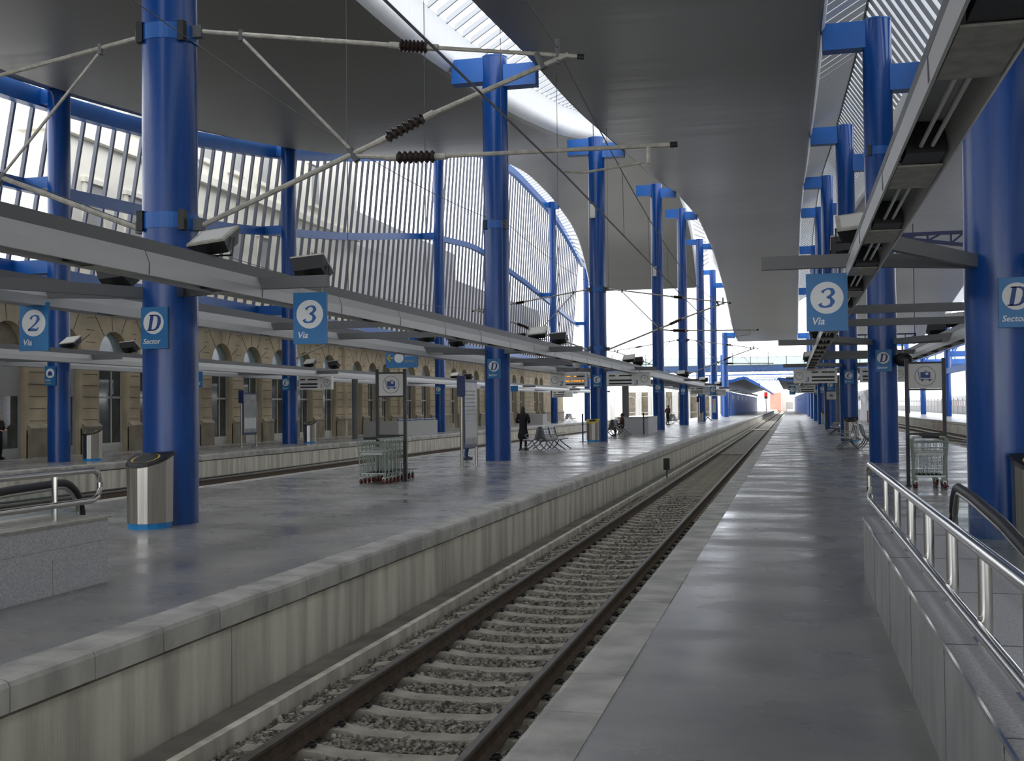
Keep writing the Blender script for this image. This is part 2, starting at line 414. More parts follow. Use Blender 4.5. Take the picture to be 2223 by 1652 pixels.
def rail(x, y0, y1, label, group=None, curve=None):
    prof = [(-.07, 0), (.07, 0), (.07, .012), (.012, .035), (.012, .125), (.036, .14), (.036, .165), (.028, .172), (-.028, .172), (-.036, .165), (-.036, .14), (-.012, .125), (-.012, .035), (-.07, .012)]
    zb = -.972
    r = empty('rail', (x, y0, zb), label, 'rail', group)
    MB().prism([(x+a, zb+b) for a, b in prof[:5]+prof[11:]], y0, y1).build('web', 'rust', r)
    MB().prism([(x+a, zb+b) for a, b in prof[5:11]]+[] if False else [(x+a, zb+b) for a, b in [(-.012, .122), (.012, .122), (.036, .14), (.036, .165), (.028, .172), (-.028, .172), (-.036, .165), (-.036, .14)]], y0, y1).build('railhead', 'rail', r)
    return r
rail(-3.85, 4, YE, 'left rusty rail of the track right below the near platform edge')
rail(-2.33, 4, YE, 'right rusty rail of the near track, close to the platform on the right')
rail(-15.5, 5, 300, 'far rusty rail of the track behind the middle platform')
rail(-13.99, 5, 300, 'rusty rail hugging the far side of the middle platform')
rail(-20.5, 5, 300, 'rusty rail nearest the sandstone station building platform')
rail(-18.99, 5, 300, 'rusty inner rail of the track along the station building')
for x, l in ((7.65, 'rusty rail directly beyond the right hand platform edge'), (9.17, 'second rusty rail beyond the right hand platform'), (11.6, 'third rusty rail beyond the right hand platform'), (13.1, 'rusty rail at the foot of the far right platform wall')):
    rail(x, 20, 300, l)
# crossover rails
for dx, l in ((0, 'left rail of the diagonal crossover right of the right hand platform'), (1.5, 'right rail of the diagonal crossover right of the right hand platform')):
    tag(MB().beam((7.7+dx, 96, -.83), (11.6+dx, 52, -.83), .07, .16).build('crossover_rail', 'rail'), l, 'rail')
tag(MB().box(-4.3, -1.9, 62, 175, -1.05, -.95).build('track_slab', 'walk'), 'grey concrete slab between the far part of the near track rails', 'slab')
tag(MB().box(-4.2, -1.5, 118, 121, -1.0, -.85).build('level_crossing_board', 'conc'), 'pale concrete crossing strip over the far part of the near track', 'crossing')

# ---------------------------------------------------------------- roofs
R1 = [(-15, 12), (20, 12.05), (31, 12.2), (43, 13.3), (53.5, 14.8), (66, 17.3), (79, 20.2), (91, 22.5), (102, 23.4), (113, 23.1), (125, 21.8), (130.5, 19.8), (134, 17), (135.5, 15.7)]
R2 = [(-15, 11.5), (20, 11.8), (27.8, 12.1), (33.5, 12.6), (41.7, 12.95), (55, 14.2), (66.6, 15.25), (81.6, 17), (100.6, 18.4), (120, 18.2), (143, 15.8), (158, 12.9), (166, 11.75), (176, 11.4)]
R3 = [(-15, 9.6), (20, 9.9), (34, 10.6), (55, 12.4), (66, 13.4), (80, 14.6), (100, 15.3), (121, 14.4), (136, 12.7), (144, 11.8), (160, 10.9), (176, 10.6)]
def zt(tab, y): return smooth_tab(tab, y)
def roof(n, x0, x1, tab, y0, y1, rl, rr, hl, hr, lab=None):
    ys = []; y = y0
    while y < y1: ys.append(y); y += 1.6
    ys.append(y1)
    def sec(y):
        z = zt(tab, y) if y < y1-2 else lerp(tab, y)
        p = []
        for k in range(7):
            a = math.pi/2*k/6; p.append((x0+rl*(1-math.sin(a)), z+rl*(1-math.cos(a))))
        lft = p[::-1]                                # from left edge down to the bottom
        bot = lft+[(x1-rr*(1-math.sin(math.pi/2*k/6)), z+rr*(1-math.cos(math.pi/2*k/6))) for k in range(7)]
        return [(x0, z+hl)]+bot+[(x1, z+hr)], z
    v = []; f = []; np_ = None
    for j, y in enumerate(ys):
        s_, z = sec(y); np_ = len(s_)
        v += [(a, y, b) for a, b in s_]
    for j in range(len(ys)-1):
        for i in range(np_): f.append((j*np_+i, j*np_+(i+1) % np_, (j+1)*np_+(i+1) % np_, (j+1)*np_+i))
    f.append(tuple(range(np_))); f.append(tuple((len(ys)-1)*np_+i for i in range(np_))[::-1])
    o = MB().add(v, f).build('ceiling_%d' % n, 'roofpanel', smooth=True); tag(o, kind='structure')
    # light ribbed edge pieces where the edge is tall
    for side, r_, h_ in (('l', rl, hl), ('r', rr, hr)):
        v = []; f = []
        for y in ys:
            z = zt(tab, y) if y < y1-2 else lerp(tab, y); q = []
            for k in range(2, 7):
                a = math.pi/2*k/6; xx = x0+(r_+.012)*(1-math.sin(a))-.012 if side == 'l' else x1-(r_+.012)*(1-math.sin(a))+.012
                q.append((xx, z+r_-(r_+.012)*math.cos(a)))
            q2 = q[:]; q2[-1] = (q[-1][0], q[-1][1]); q2.append((q[-1][0], z+h_+.01)); v += [(a, y, b) for a, b in q2]
        n_ = 6
        for j in range(len(ys)-1):
            for i in range(n_-1): f.append((j*n_+i, j*n_+i+1, (j+1)*n_+i+1, (j+1)*n_+i))
        MB().add(v, f).build('fascia', 'fascia', o, smooth=True)
    return o
roof(1, -23.6, -10.45, R1, -42, 135.5, .3, .55, 1.0, 1.45)
roof(2, -7.9, 1.12, R2, -42, 176, .22, .22, .5, .5)
roof(4, 20.6, 34, R3, -42, 120, .3, .3, .8, .8)
roof(3, 4.0, 17.8, R3, -42, 176, .5, .3, 1.35, .8)
def skylight(n, segs, y0, y1, lab, wd=(.08, .08), ridge=None):
    """segs: list of functions y -> ((xa, za), (xb, zb)); deep thin blades at .94 m"""
    mb = MB(); y = y0
    while y < y1:
        for sg, w in zip(segs, wd):
            (xa, za), (xb, zb) = sg(y)
            mb.add([(xa, y, za), (xb, y, zb), (xb, y+w, zb), (xa, y+w, za), (xa, y, za+.2), (xb, y, zb+.2), (xb, y+w, zb+.2), (xa, y+w, za+.2)], [(0,3,2,1),(4,5,6,7),(0,1,5,4),(1,2,6,5),(2,3,7,6),(3,0,4,7)])
        y += .94
    o = mb.build('slatted_skylight', 'slat'); tag(o, lab, 'skylight')
    if ridge:
        rb = MB(); y = y0
        while y < y1: x_, za, zb = ridge(y); rb.box(x_-.04, x_+.04, y, y+.7, za, zb); y += .94
        rb.build('ridge_plates', 'darkgrey', o)
    return o
skylight(1, [lambda y: ((-10.45, zt(R1, y)+1.4), (-9.2, zt(R1, y)*.5+zt(R2, y)*.5+2.2)), lambda y: ((-9.2, zt(R1, y)*.5+zt(R2, y)*.5+3.0), (-7.85, zt(R2, y)+.45))], -60, 136,
         'long gabled skylight of grey slats over the columns of the middle platform')
skylight(2, [lambda y: ((1.1, zt(R2, y)+.45), (2.5, zt(R2, y)+1.3)), lambda y: ((2.42, zt(R2, y)+2.0), (4.02, zt(R3, y)+1.36))], -60, 150,
         'long gabled skylight of grey slats over the right hand platform columns', wd=(.66, .48), ridge=lambda y: (2.45, zt(R2, y)+1.25, zt(R2, y)+1.95))
WT = [(10, 12.2), (31.6, 12.3), (40, 12.95), (45, 13.6), (53, 14.75), (66, 17.4), (79, 20.5), (91.5, 23.2), (102, 23.8), (119, 22.9), (129, 21.2), (138, 19.1)]
WM = [(10, 9.3), (32.7, 9.45), (38.6, 9.75), (47, 10.1), (62, 11.85), (78.6, 14.3), (91, 15.2), (110, 14.05), (132, 12.2), (138, 11.7)]
skylight(3, [lambda y: ((-25.2, zt(WT, y)+.3), (-23.55, zt(R1, y)+1.1))], 60, 137, 'strip of thin slats between the curved screen and the left roof edge')
skylight(4, [lambda y: ((17.75, zt(R3, y)+.7), (20.5, zt(R3, y)+2.4))], 40, 176, 'strip of slats at the outer edge of the far right roof')

# ---------------------------------------------------------------- louvred screen above the station building
scr = empty('louvred_screen', (-25.5, 12, 6.6), 'tall curved screen of vertical grey fins with blue rails above the sandstone front', 'screen')
mb = MB(); y = -40
while y < 137.5:
    zt_ = zt(WT, y)+.15
    mb.beam((-26.35, y, 6.75), (-25.25, y, zt_), .11, .14, up=(1, 0, 0)); y += .97
mb.build('fins', 'fin', scr)
def poly_beam(pts, w, h):
    m = MB(); v = []; f = []
    for x, y, z in pts:
        v += [(x-w/2, y, z-h/2), (x+w/2, y, z-h/2), (x+w/2, y, z+h/2), (x-w/2, y, z+h/2)]
    n = len(pts)
    for i in range(n-1):
        for k in range(4): f.append((i*4+k, i*4+(k+1) % 4, (i+1)*4+(k+1) % 4, (i+1)*4+k))
    f += [(0, 1, 2, 3), (4*n-1, 4*n-2, 4*n-3, 4*n-4)]
    return m.add(v, f)
ysn = [-40+i*2 for i in range(90)]
tag(poly_beam([(-24.0, y, zt(R1, y)+.42) for y in ysn if y < 62], 1.0, .3).build('ceiling_5', 'roofpanel'), kind='structure')
poly_beam([(-24.95, y, zt(WT, y)) for y in ysn], .4, .62).build('top_beam', 'steelblue', scr)
poly_beam([(-25.55, y, zt(WM, y)) for y in ysn], .3, .42).build('middle_beam', 'steelblue', scr)
poly_beam([(-26.0, y, 6.65) for y in ysn], .4, .5).build('bottom_beam', 'steelblue', scr)

tag(MB().box(36, 36.4, -90, 118, -1.2, 11).build('added_shade_wall', 'palewall'), kind='structure')  # out-of-view wall added to hold back side skylight from the near platforms
# ---------------------------------------------------------------- sandstone station front
XF = -27.6
openings = [35.4, 38.7, 42.0, 45.0, 48.1, 51.3, 54.6, 57.9, 61.2, 64.8, 69.4, 72.2, 74.8, 80.1, 83.7, 87.3, 91.3, 94.4, 98.2, 103, 107, 112.6, 116.1, 122.9, 125.5]
HW, ZS, ZTOP = 1.06, 3.98, 6.9
mb = MB(); jn = MB()
mb.add([(XF, -40, 0), (XF, 14, 0), (XF, 14, 6.9), (XF, -40, 6.9)], [(0, 1, 2, 3)])
def quad(a, b, c, d): mb.add([a, b, c, d], [(0, 1, 2, 3)])
prev = 14.0
bounds = []
for i, c in enumerate(openings):
    nxt = (c+openings[i+1])/2 if i+1 < len(openings) else 138.0
    if i == 0: prev = 14.0
    bounds.append((prev, nxt)); prev = nxt
for c, (a, b) in zip(openings, bounds):
    hw = HW if c < 66 or c > 78 else .85
    quad((XF, a, 0), (XF, c-hw, 0), (XF, c-hw, ZS), (XF, a, ZS)); quad((XF, c+hw, 0), (XF, b, 0), (XF, b, ZS), (XF, c+hw, ZS))
    arc = [(c-hw*math.cos(math.pi*k/16), ZS+hw*math.sin(math.pi*k/16)) for k in range(17)]
    tops = [a if k == 0 else (b if k == 16 else arc[k][0]) for k in range(17)]
    quad((XF, a, ZS), (XF, c-hw, ZS), (XF, c-hw, ZTOP), (XF, a, ZTOP)); quad((XF, c+hw, ZS), (XF, b, ZS), (XF, b, ZTOP), (XF, c+hw, ZTOP))
    for k in range(16):
        (y0, z0), (y1, z1) = arc[k], arc[k+1]
        quad((XF, y0, z0), (XF, y1, z1), (XF, y1, ZTOP), (XF, y0, ZTOP)); quad((XF, y0, z0), (XF, y1, z1), (XF-.42, y1, z1), (XF-.42, y0, z0))
        # voussoir joints
        if k % 3 == 1 and k > 1:
            an = math.pi*(k+.5)/16; L0, L1 = hw+.03, hw+(.75 if k % 2 else 1.15)
            jn.beam((XF+.004, c-L0*math.cos(an), ZS+L0*math.sin(an)), (XF+.004, c-L1*math.cos(an), min(ZS+L1*math.sin(an), 5.9)), .03, .01, up=(1, 0, 0))
    for s in (-1, 1): quad((XF, c+s*hw, 0), (XF-.42, c+s*hw, 0), (XF-.42, c+s*hw, ZS), (XF, c+s*hw, ZS))
    # horizontal courses on the piers either side
    for zc in [1.35+.46*k for k in range(6)]:
        for p, q in ((a, c-hw-.1), (c+hw+.1, b)):
            if q-p > .15 and q-p < 8: jn.box(XF-.004, XF+.006, p, q, zc, zc+.028)
    for zc in (4.5, 5.0, 5.5): 
        jn.box(XF-.004, XF+.006, a, c-hw-.25-(zc-4.3)*.1, zc, zc+.028); jn.box(XF-.004, XF+.006, c+hw+.25+(zc-4.3)*.1, b, zc, zc+.028)
wf = mb.build('wall_left', 'stone'); tag(wf, kind='structure')
jn.build('stone_joints', 'joint', wf)
sc = MB().box(XF-.05, XF+.12, 14, 138, 6.02, 6.16).box(XF-.05, XF+.07, 14, 138, 5.94, 6.03).build('string_course', 'stone', wf)
pl = MB()
for i, (c, (a, b)) in enumerate(zip(openings, bounds)):
    hw = HW if c < 66 or c > 78 else .85
    for p, q in ((a, c-hw), (c+hw, b)):
        pl.box(XF-.05, XF+.13, p, q, 0, 1.02); pl.prism([(XF, 1.02), (XF+.16, 1.02), (XF+.17, 1.1), (XF+.06, 1.2), (XF, 1.24)], p, q)
pl.build('plinth', 'stonedk', wf)
pp = MB()
for y_ in (67.1, 77.5, 101): pp.box(XF, XF+.16, y_-.16, y_+.16, 0, 6.0)
pp.build('pilasters', 'stone', wf)
# doors and fanlights in the openings
for i, c in enumerate(openings):
    hw = HW if c < 66 or c > 78 else .85
    X = XF-.36
    d = empty('door_%d' % (i+1), (X, c, 0), kind='structure')
    arcp = [(c-hw*math.cos(math.pi*k/16), ZS+hw*math.sin(math.pi*k/16)) for k in range(17)]
    if i < 2:
        MB().box(X-.02, X+.05, c-hw, c+hw, 2.3, 4.05).build('upper_panel', 'doorgrey', d)
        MB().prism(arcp, X-.02, X, 'x').build('fanlight', 'stonedk', d)
        MB().box(X-.03, X-.01, c-hw, c+hw, .35, 2.3).build('glass', 'doorglass', d)
        f = MB().box(X, X+.06, c-hw, c+hw, 0, .36)
        for yy in (c-hw+.04, c-.1, c+hw-.04): f.box(X-.02, X+.07, yy-.045, yy+.045, 0, 2.32)
        f.build('frame', 'doorgrey', d)
    else:
        MB().box(X-.03, X-.01, c-hw, c+hw, .35, ZS+.02).build('glass', 'doorglass', d)
        MB().prism(arcp, X-.02, X, 'x').build('fanlight', 'fanglass', d)
        MB().box(X-.01, X+.05, c-hw, c+hw, 0, .37).build('bottom_panel', 'frame', d)
        f = MB().box(X-.01, X+.04, c-hw, c+hw, 2.24, 2.33).box(X-.01, X+.04, c-hw, c+hw, ZS-.02, ZS+.06)
        for yy in (c-hw+.03, c+.28, c+hw-.03): f.box(X-.01, X+.04, yy-.03, yy+.03, .3, ZS)
        f.build('frame', 'frame', d)
# upper storeys behind the louvres, stepping down to a greyer block
ub = empty('upper_station_building', (-29, 40, 6.9), 'pale stone upper storeys of the station building seen through the fins', 'building')
MB().box(-30.2, -28.6, 39.5, 66, 6.9, 26).box(-30.2, -28.6, 66, 72, 6.9, 20.5).build('walls', 'upstone', ub)
MB().box(-30.3, -28.3, 39.2, 72.3, 13.1, 13.5).box(-30.3, -28.3, 39.2, 66.2, 18.6, 19.1).box(-30.3, -28.4, 39.3, 72, 8.4, 8.7).build('cornices', 'upstone', ub)
for c in openings[2:10]:
    for z0, hh in ((9.4, 1.9), (14.4, 2.4)):
        q = MB().box(-28.62, -28.5, c-.62, c+.62, z0, z0+hh).build('window', 'doorgrey', ub)
        MB().box(-28.6, -28.45, c-.75, c-.6, z0-.1, z0+hh+.15).box(-28.6, -28.45, c+.6, c+.75, z0-.1, z0+hh+.15).box(-28.6, -28.4, c-.85, c+.85, z0+hh, z0+hh+.2).box(-28.6, -28.4, c-.8, c+.8, z0-.2, z0).build('surround', 'upstone', q)
tag(MB().box(-40, -29.2, 72.4, 132, 0, 13.2).box(-40, -29.4, 72.4, 98, 13.2, 15.6).build('annexe_building', 'palewall'), 'long pale annexe beyond the station building, half hidden by the fins', 'building')
tag(MB().box(-28.6, -27.7, 14, 39.3, 6.9, 7.3).build('parapet_cap', 'stone'), 'low stone cap on the station front under the screen', 'parapet')

# ================================================================= COLUMNS
LX, RX, AX = -9.15, 2.58, -24.2
LY = [15.4, 35.1, 54.75, 80.5, 99.7, 120, 140.2, 165]
LTOP = [12.2, 13.0, 14.9, 17.5, 19.0, 19.2, 18.3, 12.1]
RY = [15.4, 34.3, 54.2, 80.0, 99.7, 120, 140.2, 165]
RTOP = [12.4, 12.85, 14.55, 17.3, 18.5, 18.0, 15.7, 11.8]
AY = [14.0, 33.6, 51.8, 76.6, 95.3, 116.3, 136.2]
def column(x, y, top, arms, group, label, al=True, ar=True, bands=(), r=.41):
    c = empty('steel_column', (x, y, 0), label, 'column', group)
    MB().tube([(x, y, 0), (x, y, top)], r, 40).build('shaft', 'blue', c, smooth=True)
    MB().tube([(x, y, top-.02), (x, y, top+.02)], r+.01, 32).build('cap', 'steelblue', c)
    for (xa, xb, z0, z1) in arms:
        MB().box(min(xa, xb), max(xa, xb), y-.24, y+.24, z0, z1).build('bracket', 'steelblue', c)
    for z in bands:
        m = MB().tube([(x, y, z-.12), (x, y, z+.12)], r+.012, 40); m.build('clamp_band', 'steelblue', c)
        m = MB()
        for a in (-2.3, -.6): m.box(x+(r+.02)*math.cos(a)-.05, x+(r+.02)*math.cos(a)+.05, y+(r+.03)*math.sin(a)-.06, y+(r+.03)*math.sin(a)+.04, z-.15, z+.15)
        m.build('clamp_bolts', 'black', c)
    for s, on in ((-1, al), (1, ar)):
        if on:
            for dy in (-2.7, -.8):
                tx = x+s*1.75; m = MB().beam((x+s*.25, y-.15, 3.48), (tx-s*.02, y+dy, 3.48), .09, .165)
                if dy == -.8: m.box(min(tx-s*.02, x+s*2.92), max(tx-s*.02, x+s*2.92), y+dy-.05, y+dy+.05, 3.40, 3.565)
                m.build('lamp_arm', 'arm', c)
    return c
rows = {}
desc = ['nearest', 'second', 'third', 'fourth', 'fifth', 'sixth', 'seventh', 'eighth']
for i, (y, t) in enumerate(zip(LY, LTOP)):
    arms = []
    if i > 0:
        arms = [(LX, -10.55, t-.8, t-.02), (LX, -7.75, t-1.0, t-.3)] if i < 5 else ([(LX, -10.5, t-.55, t)] if i < 7 else [(LX, -7.7, t-.8, t)])
        if i in (5, 6): arms.append((LX, -7.75, zt(R2, y)-.0, zt(R2, y)+.6))
    column(LX, y, t, arms, 'columns along the middle platform', '%s blue round steel column on the middle platform%s' % (desc[i], ['', ', with T shaped top', ', with a pale box high up', '', '', '', ', rising clear of the roofs', ', short one under the far roof end'][i]),
           al=i < 7, ar=i < 7, bands=((7.4, 4.55) if i in (0, 2, 4) else ((7.55,) if i == 1 else ())))
for i, (y, t) in enumerate(zip(RY, RTOP)):
    arms = [(RX, 1.05, t-.8, t-.02), (RX, 4.02, zt(R3, y)+.1, zt(R3, y)+.85)] if i < 6 else [(RX, 1.05, t-.8, t)]
    column(RX, y, t, arms, 'columns along the right hand platform', '%s blue round steel column on the right hand platform' % desc[i], al=i < 7, ar=i < 7, bands=((9.0,) if i == 1 else ()))
for i, y in enumerate(AY):
    t = zt(WT, y)+.25
    arms = [(AX, -25.5, zt(WM, y)-.2, zt(WM, y)+.2), (AX, -26.0, 6.42, 6.88), (AX, -25.0, t-.5, t)]
    if y > 60: arms.append((AX, -23.5, t-.7, t-.1))
    column(AX, y, t, arms, 'columns along the station building', '%s blue column in front of the sandstone station building' % (['nearest'] + desc[1:])[i], r=.37)
for i, y in enumerate([96, 125, 153, 181, 205]):
    column(19.4, y, 12.5, [(19.4, 17.7, 11.6, 12.4)], 'columns on the far right platform', '%s blue column on the far right platform' % ['nearest', 'second', 'third', 'fourth', 'farthest'][i], al=False, ar=False)

# ---------------------------------------------------------------- light troughs
def trough(x, y0, y1, label, near_units=0, ustart=0):
    t = empty('light_trough', (x, y0, 3.6), label, 'light fitting')
    MB().box(x-.09, x+.09, y0, y1, 3.565, 3.72).build('cable_channel', 'arm', t)
    MB().prism([(x-.17, 3.28), (x-.155, 3.275), (x-.10, 3.50), (x+.10, 3.50), (x+.155, 3.275), (x+.17, 3.28), (x+.175, 3.42), (x+.12, 3.565), (x-.12, 3.565), (x-.175, 3.42)], y0, y1).build('housing', 'trough', t)
    y = y0+2.9
    while y < min(y1, 50) and near_units > 12:
        MB().prism([(x-.178, 3.282), (x-.09, 3.49), (x+.09, 3.49), (x+.178, 3.282), (x+.18, 3.42), (x+.123, 3.568), (x-.123, 3.568), (x-.18, 3.42)], y-.006, y+.006).build('seam', 'darkgrey', t); y += 2.9
    y = y0+.1; k = 0
    while y < y1-2.9 and k < near_units:
        u = MB(); u.tube([(x-.035, y, 3.335), (x-.035, y+1.55, 3.335)], .014, 8).tube([(x+.035, y, 3.335), (x+.035, y+1.55, 3.335)], .014, 8)
        lu = u.build('lamp_tubes', 'tubelamp', t)
        MB().box(x-.12, x+.12, y+1.6, y+1.95, 3.30, 3.49).build('control_box', 'black', t)
        MB().box(x-.145, x+.145, y+1.95, y+2.75, 3.283, 3.295).build('cover_plate', 'galv', t)
        y += 2.9; k += 1
    return t
trough(-7.4, 3, 146, 'long pale grey light trough on the track side of the middle platform columns', 16)
trough(-10.9, 3, 146, 'long pale grey light trough on the far side of the middle platform columns', 10)
trough(.86, 3, 146, 'overhead light trough left of the right hand platform columns, seen from below', 26)
trough(4.3, 18, 146, 'light trough right of the right hand platform columns', 10)
trough(-22.5, 14, 138, 'light trough in front of the station building columns', 6)
trough(-25.9, 14, 138, 'light trough close to the sandstone station front', 6)
for i, (x, y) in enumerate([(-7.4, 14.6+3.6), (-7.4, 22.5), (-7.4, 29.0), (-7.4, 36.5), (-7.4, 47.0)]):
    tag(MB().tube([(x, y, 3.7), (x, y, 14)], .009, 5).build('hanger_wire', 'darkgrey'), '%s thin vertical hanger wire holding the track side light trough' % ORD[i], 'wire', 'hanger wires')

for i in range(5):
    for dy in (6.8, 10.4):
        for (xa, xb, ys_, nm) in ((-10.9, -7.4, LY, 'middle'), (.86, 4.3, RY, 'right hand')):
            tag(MB().box(xa-.0, xb+.0, ys_[i]+dy-.05, ys_[i]+dy+.05, 3.40, 3.555).build('cross_tie', 'arm'), 'grey %s cross bar tying the %s troughs beyond the %s column' % ('nearer' if dy < 8 else 'farther', nm, desc[i]), 'cross bar', 'cross bars between the troughs')
# ---------------------------------------------------------------- signs
def sector_sign(x, y, ch, label, z=2.93, front=.44):
    r = empty('sector_sign', (x, y-front, z), label, 'sign', 'sector signs')
    MB().box(x-.22, x+.22, y-front-.015, y-front+.015, z-.31, z+.31).build('plate', 'signblue', r)
    MB().box(x-.12, x+.12, y-front+.015, y-front+.06, z-.2, z+.2).build('bracket', 'darkgrey', r)
    MB().disc((x-.01, y-front-.015, z+.075), .168, (0, -1, 0), .004, 40).build('white_disc', 'signcap', r)
    g_ = MB(); glyph(g_, ch, x+.0, z+.075, y-front-.021, .235); g_.build('letter', 'signdk', r)
    text_obj('Sector', .105, 'signcap', r, (x-.185, y-front-.018, z-.235), .22, bold=.0015)
    return r
for i, y in enumerate(LY[:6]):
    sector_sign(LX, y, 'DDCCCC'[i], 'blue sector %s sign on the %s middle platform column' % ('DDCCCC'[i], desc[i]))
for i, y in enumerate(RY[:6]):
    sector_sign(RX+(.14 if i == 0 else 0), y, 'DDCCCC'[i], 'blue sector %s sign on the %s right hand platform column' % ('DDCCCC'[i], desc[i]))
for i, y in ((2, 51.8), (3, 76.6), (5, 116.3)):
    sector_sign(AX, y, 'C', 'blue sector C sign on the %s column before the station building' % desc[i], 2.95, .40)
# way out sign on the nearest station-side column
r = empty('exit_sign', (AX, 33.2, 2.93), 'small blue sign with a white round house symbol on the station building column', 'sign')
MB().box(AX-.25, AX+.17, 33.18, 33.2, 2.58, 3.24).build('plate', 'signblue', r)
MB().disc((AX-.04, 33.18, 3.0), .16, (0, -1, 0), .004).build('white_disc', 'signcap', r)
m = MB().prism([(AX-.12, 2.92), (AX+.04, 2.92), (AX+.04, 3.02), (AX-.04, 3.09), (AX-.12, 3.02)], 33.165, 33.17); m.build('house_symbol', 'signdk', r)
text_obj('Salida', .09, 'signcap', r, (AX-.22, 33.17, 2.74), 0); text_obj('Sortida', .08, 'yellow', r, (AX-.22, 33.17, 2.64), 0)
def via_sign(x, y, ch, label, z=2.97):
    r = empty('platform_sign', (x, y, z), label, 'sign')
    MB().box(x-.25, x+.25, y-.02, y+.02, z-.36, z+.36).build('plate', 'signblue', r)
    MB().tube([(x-.18, y, z+.35), (x-.18, y, 3.42)], .008, 6).build('rod', 'galv', r); MB().tube([(x+.18, y, z+.35), (x+.18, y, 3.42)], .008, 6).build('rod', 'galv', r)
    MB().disc((x, y-.02, z+.055), .2, (0, -1, 0), .004, 48).build('white_disc', 'signcap', r)
    g_ = MB(); glyph(g_, ch, x+.01, z+.055, y-.026, .235, .15); g_.build('number', 'signltr', r)
    text_obj('Via', .125, 'signcap', r, (x-.19, y-.023, z-.275), .22, bold=.002)
    return r
via_sign(-6.50, 14.6, '3', 'blue hanging sign with a white disc reading 3 Via, left over the near track')
via_sign(-10.93, 14.6, '2', 'blue hanging sign with a white disc reading 2 Via, beyond the nearest column')
via_sign(.45, 14.6, '3', 'blue hanging sign reading 3 Via above the right hand platform')
via_sign(-6.55, 98.8, '3', 'tiny far blue 3 Via sign hanging beside the middle platform columns')
via_sign(.1, 98.8, '3', 'tiny far blue 3 Via sign hanging by the right hand platform columns', 2.9)
# Lleida Pirineus name board, partly behind the nearest column
r = empty('station_name_board', (-24, 43.0, 3.0), 'blue station name board reading Lleida Pirineus, half hidden by the nearest column', 'sign')
MB().box(-26.1, -24.02, 42.9, 42.95, 2.66, 3.34).build('board', 'signblue', r)
MB().tube([(-25.8, 42.93, 3.3), (-25.8, 42.93, 3.6)], .015, 6).tube([(-24.3, 42.93, 3.3), (-24.3, 42.93, 3.6)], .015, 6).build('hangers', 'galv', r)
text_obj('Lleida', .3, 'signcap', r, (-24.28, 42.89, 3.05), .2, align='RIGHT'); text_obj('Pirineus', .3, 'signcap', r, (-24.10, 42.89, 2.76), .2, align='RIGHT')
# hanging direction sign by the facade column
def dir_sign(x0, x1, y, z0, z1, label):
    r = empty('direction_sign', ((x0+x1)/2, y, z0), label, 'sign')
    MB().box(x0, x1, y-.04, y+.04, z0, z1).build('board', 'signblue', r)
    for xx in (x0+.2, x1-.3): MB().tube([(xx, y, z1), (xx, y, z1+.35)], .02, 6).build('hanger', 'galv', r)
    zc = (z0+z1)/2; h = z1-z0
    MB().beam((x0+.08*h, y-.05, zc), (x0+.24*h, y-.05, zc+.18*h), .02, .06*h).beam((x0+.08*h, y-.05, zc), (x0+.24*h, y-.05, zc-.18*h), .02, .06*h).beam((x0+.08*h, y-.05, zc), (x0+.40*h, y-.05, zc), .02, .06*h).build('arrow', 'yellow', r)
    MB().disc((x0+.70*h, y-.04, zc), .25*h, (0, -1, 0), .006, 28).build('white_disc', 'signcap', r)
    text_obj('Salida', h*.2, 'signcap', r, (x0+1.0*h, y-.05, zc+.08*h), 0); text_obj('Sortida', h*.18, 'yellow', r, (x0+1.0*h, y-.05, zc-.22*h), 0)
    return r
dir_sign(-12.6, -11.55, 34.2, 3.62-.62, 3.62-.0, 'blue hanging direction sign with a yellow arrow between the second column and the facade')
dir_sign(-22.6, -20.3, 84, 2.9, 3.35, 'far blue direction sign hanging in front of the station building')
